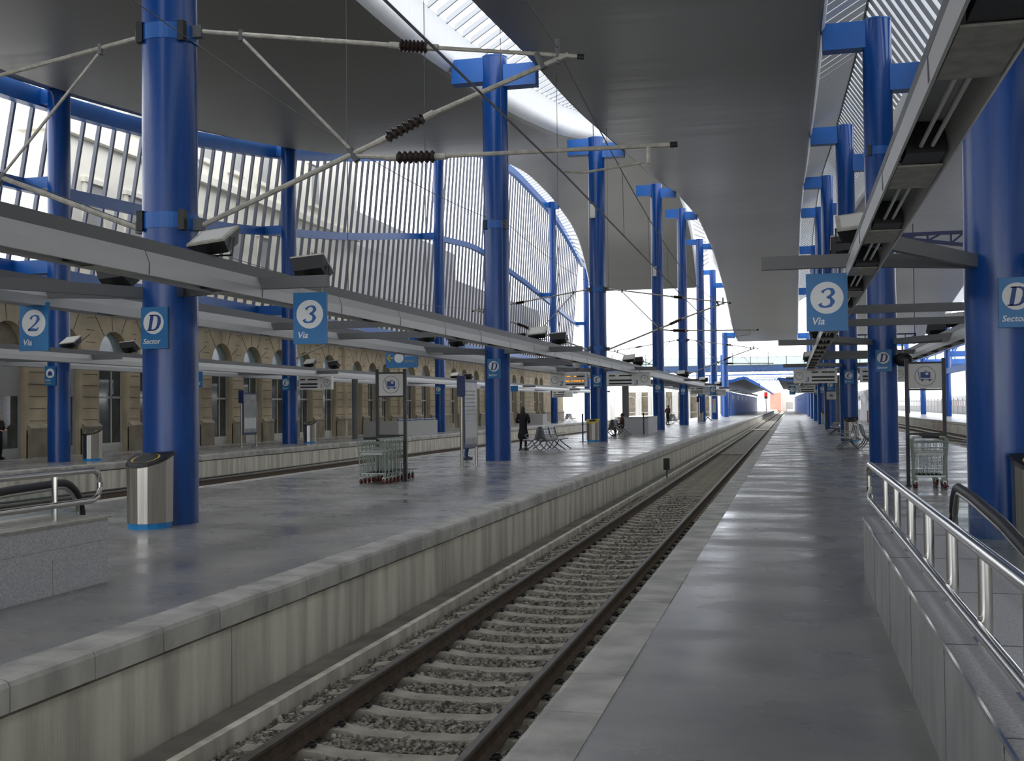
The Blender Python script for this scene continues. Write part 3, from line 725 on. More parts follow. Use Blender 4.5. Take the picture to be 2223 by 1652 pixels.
# departure boards
def board(x0, x1, y, num, clock_left, label, lit=False, z0=2.67, z1=3.34):
    r = empty('departure_board', ((x0+x1)/2, y, z0), label, 'departure board')
    MB().box(x0, x1, y-.14, y+.14, z0, z1).build('case', 'white', r)
    MB().tube([(x0+.5, y, z1), (x0+.5, y, z1+.2)], .02, 6).tube([(x1-.5, y, z1), (x1-.5, y, z1+.2)], .02, 6).build('hangers', 'galv', r)
    L = x1-x0; cx = x0+.13*L if clock_left else x1-.13*L; f = y-.145
    c = MB().ring((cx, f, (z0+z1)/2), .17, .02, (0, -1, 0)).beam((cx, f-.002, (z0+z1)/2), (cx+.04, f-.002, (z0+z1)/2+.11), .004, .016).beam((cx, f-.002, (z0+z1)/2), (cx+.07, f-.002, (z0+z1)/2+.02), .004, .016); c.build('clock', 'darkgrey', r)
    g_ = MB(); nx = x0+.30*L if clock_left else x1-.33*L; glyph(g_, num, nx+.03, z0+.17, f-.003, .2) if num in GL else None
    if g_.v: g_.build('number', 'signltr', r)
    else: text_obj(num, .24, 'signltr', r, (nx-.03, f-.003, z0+.08), .2, bold=.006)
    a, b = (x0+.42*L, x1-.06*L) if clock_left else (x0+.06*L, x1-.42*L); w_ = b-a
    for (p, q, zz, hh) in ((0, .27, .50, .065), (.44, 1, .50, .065), (0, 1, .275, .085), (0, 1, .12, .075)):
        s_ = MB().box(a+p*w_, a+q*w_, f-.004, f+.002, z0+zz-hh/2, z0+zz+hh/2).build('display_line', 'black', r)
        if lit and zz > .2:
            m = MB(); x_ = a+p*w_+.01; e_ = a+q*w_*(1 if zz < .4 else .95)
            if zz > .4 and p > .3: e_ = a+.6*w_
            while x_ < e_-.03:
                l = random.choice([.03, .04, .05]); m.box(x_, min(x_+l, e_), f-.008, f-.005, z0+zz-hh*.36, z0+zz+hh*.36); x_ += l+random.choice([.008, .008, .03])
            m.build('amber_text', 'led', s_)
    return r
board(-11.45, -9.62, 54.2, '2', True, 'white departure board with amber text and number 2 left of the third column', True)
board(-8.66, -6.55, 54.2, '3', False, 'white unlit departure board number 3 right of the third middle platform column')
board(-23.75, -22.0, 52.0, '1', False, 'white unlit departure board number 1 before the station building')
board(.12, 2.06, 53.8, '3', True, 'white unlit departure board number 3 left of the third right hand column')
board(3.05, 5.0, 53.8, '4', False, 'white unlit departure board right of the third right hand column')
board(-8.6, -6.6, 119.5, '3', False, 'far small departure board right of the sixth middle platform column')
board(-8.6, -6.6, 99.4, '3', False, 'far departure board between the fifth and sixth middle platform columns')
board(0, 2, 99.4, '3', True, 'far small departure board left of the fifth right hand column')
board(-23.7, -21.6, 113, '1', False, 'far departure board on the station building platform')
board(20.0, 23.4, 141, '4', True, 'departure board on the far right platform in front of the grey train')

# ---------------------------------------------------------------- floodlights and camera
def flood(x, y, z, face, label, rz=0.):
    r = empty('floodlight', (x, y, z), label, 'floodlight', 'floodlights on the light troughs')
    n = Vector((-.1, -.50*face, .86)).normalized(); u = Vector((1, 0, 0)); u = (u-n*u.dot(n)).normalized(); v = n.cross(u)
    c = Vector((x, y, z+.30)); W, H, W2, H2, D = .28, .24, .23, .15, .22
    top = [c+u*a*W+v*b*H for a, b in ((-1, -1), (1, -1), (1, 1), (-1, 1))]; mid = [p-n*.03 for p in top]; bot = [c-n*D+u*a*W2+v*b*H2 for a, b in ((-1, -1), (1, -1), (1, 1), (-1, 1))]
    MB().add(mid+bot, [(0,1,2,3),(7,6,5,4),(0,4,5,1),(1,5,6,2),(2,6,7,3),(3,7,4,0)]).build('housing', 'black', r)
    MB().add(top+mid, [(0,1,2,3),(7,6,5,4),(0,4,5,1),(1,5,6,2),(2,6,7,3),(3,7,4,0)]).build('lens_frame', 'galv', r)
    g2 = [c+n*.004+u*a*W*.8+v*b*H*.8 for a, b in ((-1, -1), (1, -1), (1, 1), (-1, 1))]; MB().add(g2+[p-n*.003 for p in g2], [(0,1,2,3),(7,6,5,4),(0,4,5,1),(1,5,6,2),(2,6,7,3),(3,7,4,0)]).build('lens', 'offwhite', r)
    MB().tube([c+u*(W+.01)-n*.08, Vector((x+W, y, z+.02)), Vector((x-W, y, z+.02)), c-u*(W+.01)-n*.08], .014, 6).box(x-.06, x+.06, y-.05, y+.05, z, z+.03).build('bracket', 'black', r)
    return r
fn = ['nearest', 'second', 'third', 'fourth', 'fifth', 'sixth', 'seventh']
for i, y in enumerate(LY[:6]):
    flood(-7.4, y-1.9, 3.72, 1, 'floodlight facing the camera on the track side trough near the %s middle column' % fn[i])
    flood(-7.4, y+1.3, 3.72, -1, 'floodlight facing away on the track side trough just past the %s middle column' % fn[i])
for i, y in enumerate(LY[:4]):
    flood(-10.9, y+1.3, 3.72, -1, 'black backed floodlight on the far side trough just past the %s middle column' % fn[i])
    if i: flood(-10.9, y-1.9, 3.72, 1, 'floodlight facing the camera on the far side trough near the %s middle column' % fn[i])
for i, y in enumerate(RY[:3]):
    flood(.86, y-.6, 3.72, 1, 'floodlight facing the camera beside the %s right hand column trough' % fn[i]); flood(.86, y+1.6, 3.72, -1, 'black floodlight facing away beside the %s right hand column trough' % fn[i])
    if i: flood(4.3, y+2, 3.72, -1, 'black floodlight on the outer trough near the %s right hand column' % fn[i]); flood(4.3, y-2, 3.72, 1, 'pale floodlight on the outer trough near the %s right hand column' % fn[i])
for i, y in enumerate([31.8, 35.2, 50.4, 53.4, 74.5, 78, 113.8, 118.6]):
    f_ = flood(-22.5, y, 3.72, -1 if i % 2 else 1, '%s small floodlight along the trough before the station building' % ORD[i])
r = empty('dome_camera', (-7.55, 41.2, 3.3), 'white dome security camera hanging from the track side light trough', 'camera')
MB().tube([(-7.4, 41.2, 3.75), (-7.55, 41.2, 3.9), (-7.7, 41.2, 3.75), (-7.7, 41.2, 3.42)], .022, 8).build('stem', 'offwhite', r)
MB().lathe((-7.7, 41.2, 3.12), (-7.7, 41.2, 3.45), [(0, .09), (.15, .13), (.45, .17), (.8, .14), (1, .05)], 20).build('housing', 'offwhite', r, smooth=True)
MB().sphere((-7.7, 41.2, 3.13), .085, .085, .08).build('dome', 'traingl', r, smooth=True)
for i, y in ((2, LY[2]), (3, LY[3])):
    tag(MB().box(LX-.26, LX+.0, y-.56, y-.38, 10.9, 11.58).build('junction_box', 'offwhite'), 'pale box fixed high on the %s middle platform column' % desc[i], 'box')

# ---------------------------------------------------------------- overhead line equipment
def insulator(mb, a, b):
    a, b = Vector(a), Vector(b); n = 15; prof = []
    for k in range(n): prof.append((k/(n-1), .095 if k % 2 else .055))
    mb.lathe(a, b, prof, 14)
def cantilever(cy, side, label, cx=LX, dz=0.):
    P = lambda dx, z: (cx+side*dx, cy, z+dz)
    r = empty('catenary_cantilever', (cx+side*.41, cy, 6+dz), label, 'catenary bracket', 'catenary cantilevers')
    T = MB().tube([P(.50, 7.46), P(3.72, 6.96)], .035, 8).tube([P(4.14, 6.90), P(6.35, 6.58)], .030, 8); T.build('top_tube', 'galv', r, smooth=True)
    MB().tube([P(.55, 4.50), P(3.45, 5.61)], .042, 8).tube([P(4.12, 5.90), P(6.2, 6.62)], .038, 8).build('diagonal_tube', 'galv', r, smooth=True)
    MB().tube([P(2.98, 5.40), P(3.62, 5.33)], .035, 8).tube([P(4.28, 5.31), P(7.62, 5.26)], .032, 8).build('registration_tube', 'galv', r, smooth=True)
    MB().tube([P(1.2, 7.30), P(3.0, 5.44)], .024, 8).build('brace_tube', 'galv', r, smooth=True)
    for (a, b) in (((3.72, 6.96), (4.14, 6.90)), ((3.5, 5.63), (4.08, 5.88)), ((3.66, 5.33), (4.24, 5.31))):
        m = MB(); insulator(m, P(a[0]+.08*0, a[1]), P(*b)); m.build('insulator', 'insul', r)
        ca, cb = Vector(P(*a)), Vector(P(*b)); d = (cb-ca).normalized()
        MB().tube([ca-d*.16, ca+d*.02], .05, 10).build('end_fitting', 'galv', r); MB().tube([cb-d*.02, cb+d*.16], .05, 10).build('end_fitting', 'galv', r)
    MB().tube([P(7.3, 5.26), P(7.3, 5.02)], .03, 6).tube([P(7.25, 5.04), P(6.4, 4.95), P(6.12, 4.98)], .018, 6).build('steady_arm', 'galv', r)
    MB().tube([P(5.75, 6.68), P(5.85, 6.45)], .05, 8).build('clamp', 'darkgrey', r)
    MB().tube([P(6.05, 6.85), P(6.05, 6.5)], .035, 8).build('clamp', 'darkgrey', r)
    for zz in (7.45, 4.51): MB().box(*sorted((P(.40, 0)[0], P(.56, 0)[0])), cy-.06, cy+.06, zz-.09+dz, zz+.09+dz).build('wall_bracket', 'darkgrey', r)
    MB().tube([P(1.2, 7.41), P(1.2, 7.25)], .045, 8).build('clamp', 'darkgrey', r)
    MB().tube([P(2.93, 5.50), P(3.05, 5.32)], .05, 8).build('clamp', 'darkgrey', r)
    MB().tube([P(6.33, 6.58), P(6.43, 6.565)], .04, 8).build('end_cap', 'black', r)
    MB().tube([P(7.6, 5.26), P(7.7, 5.26)], .04, 8).build('end_cap', 'black', r)
    return r
cantilever(LY[0], 1, 'nearest cantilever of pale tubes and brown insulators reaching right over the near track')
cantilever(LY[0], -1, 'cantilever tubes reaching left from the nearest column over the second track')
cantilever(LY[2], 1, 'cantilever reaching right over the near track from the third middle column')
cantilever(LY[2], -1, 'cantilever reaching left from the third middle column')
cantilever(LY[4], 1, 'small far cantilever reaching right from the fifth middle column')
cantilever(LY[4], -1, 'small far cantilever reaching left from the fifth middle column')
tag(MB().tube([(-23.8, 51.6, 4.2), (-20.4, 51.6, 5.6)], .04, 8).tube([(-23.8, 51.6, 6.4), (-20.2, 51.6, 5.7)], .03, 8).build('support_tube', 'galv'), 'thin pale cantilever tube on a blue station building column', 'catenary bracket')
def wire(pts, r, label, cat='wire'):
    return tag(MB().tube(pts, r, 5).build('overhead_wire', 'darkgrey'), label, cat)
def sag(a, b, s, n=12):
    a, b = Vector(a), Vector(b); return [a.lerp(b, k/n)-Vector((0, 0, 4*s*(k/n)*(1-k/n))) for k in range(n+1)]
wire([(-3.1, 5, 4.93)]+sag((-3.03, 15.4, 4.95), (-3.1, 54.7, 4.95), .03)+[(-3.1, 99.7, 4.95), (-3.1, 150, 4.95), (-3.1, 400, 4.95)], .014, 'dark contact wire crossing above the near track')
MS = sag((-3.1, 15.4, 6.72), (-3.1, 54.7, 6.72), .95)
wire(sag((-3.1, -6, 7.2), (-3.1, 15.4, 6.72), .1)+MS[1:]+sag((-3.1, 54.7, 6.7), (-3.1, 99.7, 6.7), .95)[1:]+sag((-3.1, 99.7, 6.7), (-3.1, 150, 6.7), 1.0)[1:], .011, 'sagging upper catenary wire over the near track')
wire([(-8.72, 2, 7.9)]+sag((-8.72, 15.4, 7.28), (-8.72, 35.1, 7.55), .32)+sag((-8.72, 35.1, 7.55), (-8.72, 54.7, 7.5), .3)[1:]+sag((-8.72, 54.7, 7.5), (-8.72, 80.5, 7.4), .3)[1:], .009, 'thin earth wire strung from column to column on the middle platform')
for k, y in enumerate([18.2, 21.5, 25.5, 29.5, 34, 40, 46]):
    t = (y-15.4)/39.3; z = 6.72-4*.95*t*(1-t)
    tag(MB().tube([(-3.07, y, 4.95), (-3.09, y, z)], .007, 5).build('dropper_wire', 'darkgrey'), '%s thin dropper between the two wires over the near track' % ORD[k], 'wire', 'droppers')
wire([(-14.75, 5, 4.9), (-14.75, 54, 4.95), (-14.75, 160, 4.9)], .013, 'contact wire over the second track behind the middle platform')
wire(sag((-14.75, -6, 6.8), (-14.75, 15.4, 6.6), .3)+sag((-14.75, 15.4, 6.6), (-14.75, 54.7, 6.7), .9)[1:]+sag((-14.75, 54.7, 6.7), (-14.75, 99.7, 6.7), .9)[1:], .01, 'sagging catenary wire over the second track behind the middle platform')
wire([(8.4, 20, 5.0), (8.4, 200, 5.0)], .013, 'contact wire over the track right of the right hand platform')
wire([(3.3, 23, 14), (3.35, 24.6, 9)], .01, 'single dark cable hanging beside the second right hand column')

# ================================================================= PLATFORM FURNITURE
def bin_(x, y, label, trim='black'):
    r = empty('litter_bin', (x, y, 0), label, 'bin', 'stainless litter bins')
    pts = [(-.31, .22), (-.30, .02), (-.24, -.14), (-.12, -.24), (.02, -.27), (.16, -.23), (.26, -.12), (.31, .02), (.31, .22)]
    MB().prism([(x+a*.93, y+b*.93) for a, b in pts], 0, .09, 'z').build('plinth', 'bluebase', r)
    def slant(z0f, z1f, k0, k1, name, mat):
        n = len(pts); v = [(x+a*k0, y+b*k0, z0f(a, b)) for a, b in pts]+[(x+a*k1, y+b*k1, z1f(a, b)) for a, b in pts]
        MB().add(v, [tuple(range(n))[::-1], tuple(range(n, 2*n))]+[(i, (i+1) % n, (i+1) % n+n, i+n) for i in range(n)]).build(name, mat, r, smooth=False)
    tz = lambda a, b: .86+.03*(a+.31)/.62+.17*(b+.27)/.49
    slant(lambda a, b: .08, tz, .97, 1.0, 'body', 'brushed')
    slant(tz, lambda a, b: tz(a, b)+.045, 1.06, 1.02, 'rim', trim if trim == 'yellow' else 'black')
    m = MB()
    n = 14
    v = [(x+.22*math.cos(2*math.pi*k/n), y-.02+.17*math.sin(2*math.pi*k/n)) for k in range(n)]
    zz = lambda px, py: tz(px-x, py-y)+.05
    m.add([(a, b, zz(a, b)) for a, b in v]+[(x+(a-x)*.86, y+(b-y)*.86, zz(a, b)+.002) for a, b in v], [(i, (i+1) % n, (i+1) % n+n, i+n) for i in range(n)]); m.build('lid_ring', 'yellow', r)
    v2 = [(x+(a-x)*.84, y+(b-y)*.84, zz(a, b)-.0) for a, b in v]; MB().add(v2+[(a, b, c+.004) for a, b, c in v2], [tuple(range(n))[::-1], tuple(range(n, 2*n))]+[(i, (i+1) % n, (i+1) % n+n, i+n) for i in range(n)]).build('opening', 'rubber', r)
    return r
bin_(-9.12, 14.68, 'large stainless litter bin with slanted black top in front of the nearest middle column')
bin_(2.88, 14.55, 'stainless litter bin with black lid by the nearest right hand column')
bin_(-9.35, 53.95, 'stainless bin with yellow trim in front of the third middle column', 'yellow')
bin_(2.62, 53.4, 'stainless bin in front of the third right hand column')
bin_(-9.25, 119.2, 'small far bin in front of the sixth middle column')
bin_(2.75, 99.0, 'small far bin at the fifth right hand column')
bin_(-23.45, 34.3, 'stainless bin half hidden right of the nearest station building column')
bin_(-23.5, 52.5, 'stainless bin behind the second station building column')

def bench(x, y, label, n=4):
    r = empty('bench', (x, y, 0), label, 'bench', 'back to back metal benches'); L = n*.55
    prof = [(.08, .95), (.10, .80), (.15, .62), (.22, .48), (.32, .43), (.48, .44), (.66, .47), (.70, .455)]
    for s in (-1, 1):
        for k in range(n):
            y0 = y-L/2+k*.55+.015; y1 = y0+.52
            P = [(x+s*a, z) for a, z in prof]; Q = [(x+s*(a-.018), z-.018) for a, z in prof]
            MB().prism(P+Q[::-1], y0, y1).build('seat', 'slotseat', r)
        for yy in (y-L/2, y, y+L/2):
            m = MB().tube([(x+s*.10, yy, .9), (x+s*.17, yy, .60), (x+s*.24, yy, .44), (x+s*.36, yy, .40), (x+s*.66, yy, .44)], .02, 6)
            m.tube([(x+s*.30, yy, .41), (x+s*.52, yy, .2), (x+s*.78, yy, .02)], .022, 6).tube([(x+s*.30, yy, .41), (x+s*.20, yy, .2), (x+s*.02, yy, .02)], .022, 6)
            m.build('leg_frame', 'arm', r)
        for yy in (y-L/2-.0, y+L/2): MB().tube([(x+s*.18, yy, .64), (x+s*.55, yy, .66), (x+s*.60, yy, .62), (x+s*.42, yy, .45)], .015, 6).build('armrest', 'galv', r)
    MB().box(x-.04, x+.04, y-L/2, y+L/2, .36, .42).build('crossbar', 'arm', r)
    return r
bench(-9.35, 43.3, 'grey metal back to back bench beside the woman in the black coat')
bench(-9.75, 63.8, 'grey metal bench just right of the third middle column')
bench(-10.5, 103.0, 'small far bench between the fourth and fifth middle columns')
bench(-9.3, 126, 'tiny far bench beyond the sixth middle column', 2)
bench(2.42, 44.4, 'metal bench partly hidden behind the second right hand column')
bench(2.75, 64.3, 'metal bench behind the third right hand column')
bench(-23.2, 119, 'metal bench on the station building platform beyond the fourth column', 3)
bench(2.9, 66.9, 'far end metal bench on the right hand platform', 2)

# luggage trolley station
def trolley_frame(x0, x1, y, label):
    r = empty('trolley_point_sign', ((x0+x1)/2, y, 0), label, 'sign')
    for xx in (x0, x1): MB().box(xx-.035, xx+.035, y-.035, y+.035, 0, 2.62).build('post', 'black', r)
    for z in (1.07, 1.98, 2.53): MB().box(x0, x1, y-.02, y+.02, z-.018, z+.018).build('crossbar', 'black', r)
    p = MB().box(x0+.035, x1-.035, y-.012, y+.012, 2.0, 2.51).build('sign_panel', 'offwhite', r)
    cx, cz, f = (x0+x1)/2, 2.255, y-.016
    m = MB().ring((cx, f, cz), .2, .009, (0, -1, 0)); m.build('circle_outline', 'darkgrey', p)
    m = MB().box(cx-.09, cx+.10, f-.004, f, cz-.04, cz+.08).box(cx-.015, cx+.045, f-.004, f, cz+.095, cz+.11)
    m.beam((cx-.14, f-.002, cz+.12), (cx-.11, f-.002, cz-.04), .004, .01).beam((cx-.11, f-.002, cz-.04), (cx-.10, f-.002, cz-.07), .004, .01).beam((cx-.10, f-.002, cz-.07), (cx+.14, f-.002, cz-.07), .004, .012)
    m.prism([(cx-.09, cz-.075), (cx-.02, cz-.075), (cx-.055, cz-.11)], f-.004, f).prism([(cx+.05, cz-.075), (cx+.12, cz-.075), (cx+.085, cz-.11)], f-.004, f)
    m.build('trolley_pictogram', 'signdk', p)
    MB().add([(cx+.035+.035*math.cos(a*.7854), f-.006, cz+.045+.025*math.sin(a*.7854)) for a in range(8)]+[(cx+.035+.035*math.cos(a*.7854), f-.004, cz+.045+.025*math.sin(a*.7854)) for a in range(8)], [tuple(range(8)), tuple(range(8, 16))[::-1]]).build('pictogram_highlight', 'offwhite', p)
    MB().box(x0-.06, x0+.06, y-.06, y+.06, 0, .012).box(x1-.06, x1+.06, y-.06, y+.06, 0, .012).build('base_plates', 'black', r)
    return r
trolley_frame(-9.42, -8.74, 24.94, 'black framed white luggage trolley sign standing over the trolleys on the middle platform')
trolley_frame(2.31, 3.03, 24.5, 'black framed white luggage trolley sign on the right hand platform')
trolley_frame(2.2, 2.9, 76.5, 'small far luggage trolley sign on the right hand platform')
def trolley(x, y, label, group):
    r = empty('luggage_trolley', (x, y, 0), label, 'luggage trolley', group)
    W = .30
    P = lambda a, b, z: (x+a, y+b, z)
    MB().tube([P(-W, .06, .16), P(-W, .03, .55), P(-W-.03, -.03, .96), P(-W+.02, -.05, 1.02), P(W-.02, -.05, 1.02), P(W+.03, -.03, .96), P(W, .03, .55), P(W, .06, .16)], .016, 6).build('handle_frame', 'trolley', r)
    MB().tube([P(-.16, -.06, 1.03), P(.16, -.06, 1.03)], .026, 8).build('grip', 'rubber', r)
    m = MB()
    for z in (.93, .80, .72): m.tube([P(-W, -.01, z), P(W, -.01, z)], .008, 5)
    for k in range(5): m.tube([P(-.24+k*.12, 0, .72), P(-.24+k*.12, -.01, .93)], .006, 4)
    for s in (-1, 1): m.tube([P(s*W, -.02, .93), P(s*(W-.03), .22, .90), P(s*(W-.03), .22, .72), P(s*W, 0, .72)], .008, 5)
    m.tube([P(-W+.03, .22, .90), P(W-.03, .22, .90)], .007, 5).tube([P(-W+.03, .22, .72), P(W-.03, .22, .72)], .007, 5); m.build('basket', 'trolley', r)
    MB().box(x-.25, x+.25, y+.005, y+.02, .66, .74).build('advert_strip', 'offwhite', r)
    m = MB()
    for k in range(7): m.tube([P(-.24+k*.08, .05, .26), P(-.24+k*.08, .03, .66)], .007, 4)
    m.build('back_grille', 'trolley', r)
    MB().box(x-.28, x+.28, y+.06, y+.80, .22, .245).tube([P(-.28, .06, .235), P(-.28, .82, .235), P(.28, .82, .235), P(.28, .06, .235)], .014, 6).build('load_platform', 'trolley', r)
    for a, b in ((-.27, .05), (.27, .05), (-.2, .74), (.2, .74)):
        q = MB().tube([P(a, b, .23), P(a, b, .12)], .012, 6).box(x+a-.035, x+a+.035, y+b-.02, y+b+.02, .08, .15).build('wheel_fork', 'trolley', r)
        MB().tube([P(a-.02, b, .065), P(a+.02, b, .065)], .063, 14).build('wheel', 'red', q)
    return r
t0 = trolley(-9.18, 23.9, 'front luggage trolley with red wheels of the nested row under the trolley sign', 'trolleys nested on the middle platform')
for k in range(6): dup(t0, (-9.18+.005*k, 23.9+.24*(k+1), 0), '%s luggage trolley counted from the front of the nested row under the sign' % ORD[k+1])
t1 = trolley(2.68, 23.9, 'front luggage trolley on the right hand platform, facing the camera', 'trolleys on the right hand platform')
for k in range(2): dup(t1, (2.68, 23.9+.24*(k+1), 0), '%s luggage trolley nested behind the front one on the right hand platform' % ORD[k+1])

# poster stands
def poster_stand(x, y0, y1, label, h0=.55, h1=2.5):
    r = empty('poster_stand', (x, (y0+y1)/2, 0), label, 'poster stand')
    for yy, nm in ((y0, 0), (y1, 1)):
        MB().tube([(x, yy, 0), (x, yy, 2.1 if nm else 2.0)], .045, 14).build('post', 'brushed', r, smooth=True)
        MB().tube([(x, yy, 0), (x, yy, .015)], .13, 20).build('foot_plate', 'inox', r)
    MB().box(x-.07, x+.05, y0+.07, y1-.07, h0, h1).build('case', 'navy', r)
    p = MB().box(x+.05, x+.062, y0+.13, y1-.13, h0+.1, h1-.08).build('poster', 'poster', r)
    MB().box(x+.0625, x+.066, y0+.16, y1-.16, h0+.28, h0+.78).build('poster_text_block', 'signcap', p)
    m = MB()
    for k in range(7): m.box(x+.0625, x+.065, y0+.22, y1-.3, 1.5+k*.11, 1.53+k*.11)
    m.build('poster_lines', 'doorgrey', p)
    MB().box(x-.12, x+.12, y0-.05, y0+.0, 2.02, 2.6).build('side_sign', 'navy', r)
    return r
poster_stand(-9.04, 30.6, 32.1, 'tall poster stand on two steel posts left of the second middle column')
poster_stand(-24.55, 47.4, 48.9, 'poster stand before the station building arches')
poster_stand(-8.9, 112, 113.4, 'tiny far poster stand at the sixth middle column')

# low walls and pillars
r = empty('stairwell_wall', (-9.3, 70, 0), 'grey stone clad stairwell wall on the middle platform beyond the third column', 'low wall')
MB().box(-10.3, -8.75, 68.5, 68.8, 0, 1.0).box(-8.75, -8.45, 68.5, 73.3, 0, 1.0).build('walls', 'granite', r); MB().box(-10.34, -8.41, 68.46, 68.84, 1.0, 1.04).box(-8.79, -8.41, 68.46, 73.3, 1.0, 1.04).build('cap', 'galv', r)
r = empty('stairwell_wall', (-24, 66, 0), 'pale grey stairwell wall with blue rail before the station building', 'low wall')
MB().box(-25.2, -22.95, 64.3, 64.6, 0, .92).box(-23.25, -22.95, 64.6, 72, 0, .92).build('walls', 'doorgrey', r); MB().tube([(-23.1, 64.6, 1.0), (-23.1, 72, 1.0)], .05, 8).build('rail', 'blue', r)
tag(MB().tube([(-10.2, 71.2, 0), (-10.2, 71.2, 3.45)], .21, 20).build('grey_pillar', 'arm', smooth=True), 'round dark grey pillar beside the bench right of the third middle column', 'pillar')
tag(MB().tube([(-23.9, 59.7, 0), (-23.9, 59.7, 3.5)], .17, 20).build('grey_pillar', 'arm', smooth=True), 'slim round grey pillar before the station building arches', 'pillar')
tag(MB().tube([(2.78, 71.0, 0), (2.78, 71.0, 3.45)], .15, 20).build('grey_pillar', 'arm', smooth=True), 'round dark grey pillar left of the third right hand column', 'pillar')
tag(MB().tube([(-9.75, 53.5, 0), (-9.75, 53.5, 1.35)], .035, 10).tube([(-9.75, 53.5, 0), (-9.75, 53.5, .02)], .16, 16).build('short_post', 'navy'), 'short dark post on a round foot left of the third middle column bin', 'post')
tag(MB().tube([(-8.65, 67.9, 0), (-8.65, 67.9, 1.3)], .04, 10).build('short_post', 'navy'), 'short dark post at the corner of the stairwell wall', 'post')
tag(MB().box(-25.1, -23.3, 106.5, 108.5, 0, 1.0).build('grey_cabinet', 'doorgrey'), 'grey stone block on the station building platform behind the woman', 'cabinet')
for x, y, l in ((-4.66, 41, 'small dark signal post standing against the wall of the middle platform'), (13.9, 88, 'small dark signal post against the far right platform wall')):
    rr = empty('dwarf_signal', (x+.25*(1 if x < 0 else -1), y, -.9), l, 'signal')
    xx = x+.25*(1 if x < 0 else -1)
    MB().tube([(xx, y, -.95), (xx, y, -.6)], .03, 8).build('post', 'darkgrey', rr); MB().box(xx-.11, xx+.11, y-.08, y+.08, -.62, -.2).build('head', 'black', rr)
# track side cable on the wall of the first platform
tag(MB().tube(sag((-21.1, 23, -.78), (-21.1, 60, -.7), .06, 10), .035, 6).build('cable', 'rubber'), 'black cable drooping along the foot of the station platform wall', 'cable')

# ---------------------------------------------------------------- escalator surrounds
# right
r = empty('escalator_parapet', (1.0, 7, 0), 'wide speckled granite parapet around the escalator at the bottom right', 'parapet')
MB().box(.66, .70, 2.5, 11.45, 0, .585).box(.70, 1.34, 11.35, 11.45, 0, .585).build('side_cladding', 'granite2', r)
MB().box(.70, 1.34, 2.5, 11.35, .0, .57).build('core', 'granite', r); MB().box(.655, 1.34, 2.5, 11.46, .585, .60).build('top_slab', 'granite', r)
MB().box(.65, .662, 2.5, 11.46, .588, .606).build('edge_strip', 'inox', r)
j = MB()
for y in (4.0, 5.5, 7.0, 8.5, 10.0): j.box(.657, 1.34, y-.004, y+.004, .55, .602); j.box(.6585, .6605, y-.004, y+.004, 0, .59)
j.build('joints', 'darkgrey', r)
def railing(x, y0, y1, ys, zt_, zl, sx, label):
    r = empty('handrail', (x, (y0+y1)/2, .6), label, 'handrail')
    R_ = .03
    loop = [(x, y0, zt_), (x, y1-.12, zt_), (x, y1-.035, zt_-.035), (x, y1, zt_-.12), (x, y1, zl+.12), (x, y1-.035, zl+.035), (x, y1-.12, zl), (x, y0, zl)]
    MB().tube(loop, R_, 14).build('rail', 'inox', r, smooth=True)
    for y in ys:
        MB().prism([(x+sx*.055+.032*math.cos(a*math.pi/8), y+.016*math.sin(a*math.pi/8)) for a in range(16)], .59, zt_-.03, 'z').build('post', 'inox', r, smooth=True)
        MB().tube([(x, y, zt_-.02), (x+sx*.05, y, zt_-.08)], .010, 6).tube([(x, y, zl), (x+sx*.05, y, zl-.02)], .012, 6).build('rail_bracket', 'inox', r)
        MB().box(x+sx*.055-.05, x+sx*.055+.05, y-.07, y+.07, .598, .606).build('foot', 'inox', r)
    g_ = MB()
    ys2 = sorted(ys)
    for a, b in zip(ys2, ys2[1:]): g_.box(x+sx*.10, x+sx*.112, a+.03, b-.03, .64, zt_-.07)
    
    return r
railing(.80, 2.5, 12.75, [3.4, 4.55, 5.6, 6.7, 7.8, 8.9, 10.1, 11.2], 1.05, .68, 1, 'polished stainless double handrail on flat posts along the right hand escalator')
def balustrade(x, y1, top, label, ydir=-1, base=0, L=6):
    """glass balustrade with a rounded newel end, black handrail on top"""
    r = empty('escalator_balustrade', (x, y1-1, base), label, 'escalator')
    cy, R0 = y1-.38, .38
    z1 = top
    arc = [(x, cy+R0*math.cos(a), z1-R0+R0*math.sin(a)) for a in [math.radians(-75+165*k/12) for k in range(13)]]
    slope = [(x, cy-.8, z1-.02), (x, cy-2.2, z1-.10), (x, cy-4.0, z1-.28), (x, cy-5.2, z1-.8), (x, cy-6.6, z1-1.6)]
    path = arc+slope
    MB().tube(path, .042, 10).build('black_handrail', 'rubber', r, smooth=True)
    inner = [(p[1], p[2]-.05) if i >= 11 else (cy+(p[1]-cy)*.84, z1-R0+(p[2]-z1+R0)*.84) for i, p in enumerate(path)]
    m = MB(); m.tube([(x, a, b) for a, b in inner], .022, 8); m.build('metal_track', 'brushed', r, smooth=True)
    poly = inner[2:]+[(cy-6.6, z1-2.4), (cy-4.2, -.5), (cy-1.2, .05-.2), (cy+.15, -.25)]
    MB().prism(poly, x-.006, x+.006, 'x').build('glass_panel', 'glass', r)
    MB().box(x-.09, x+.09, cy-1.0, cy+.3, -.28, .06).build('skirt', 'brushed', r)
    return r
balustrade(1.46, 11.3, .93, 'right hand escalator balustrade with black rubber handrail, nearer side', L=6)
balustrade(2.5, 11.3, .93, 'right hand escalator balustrade with black handrail, side next to the column')
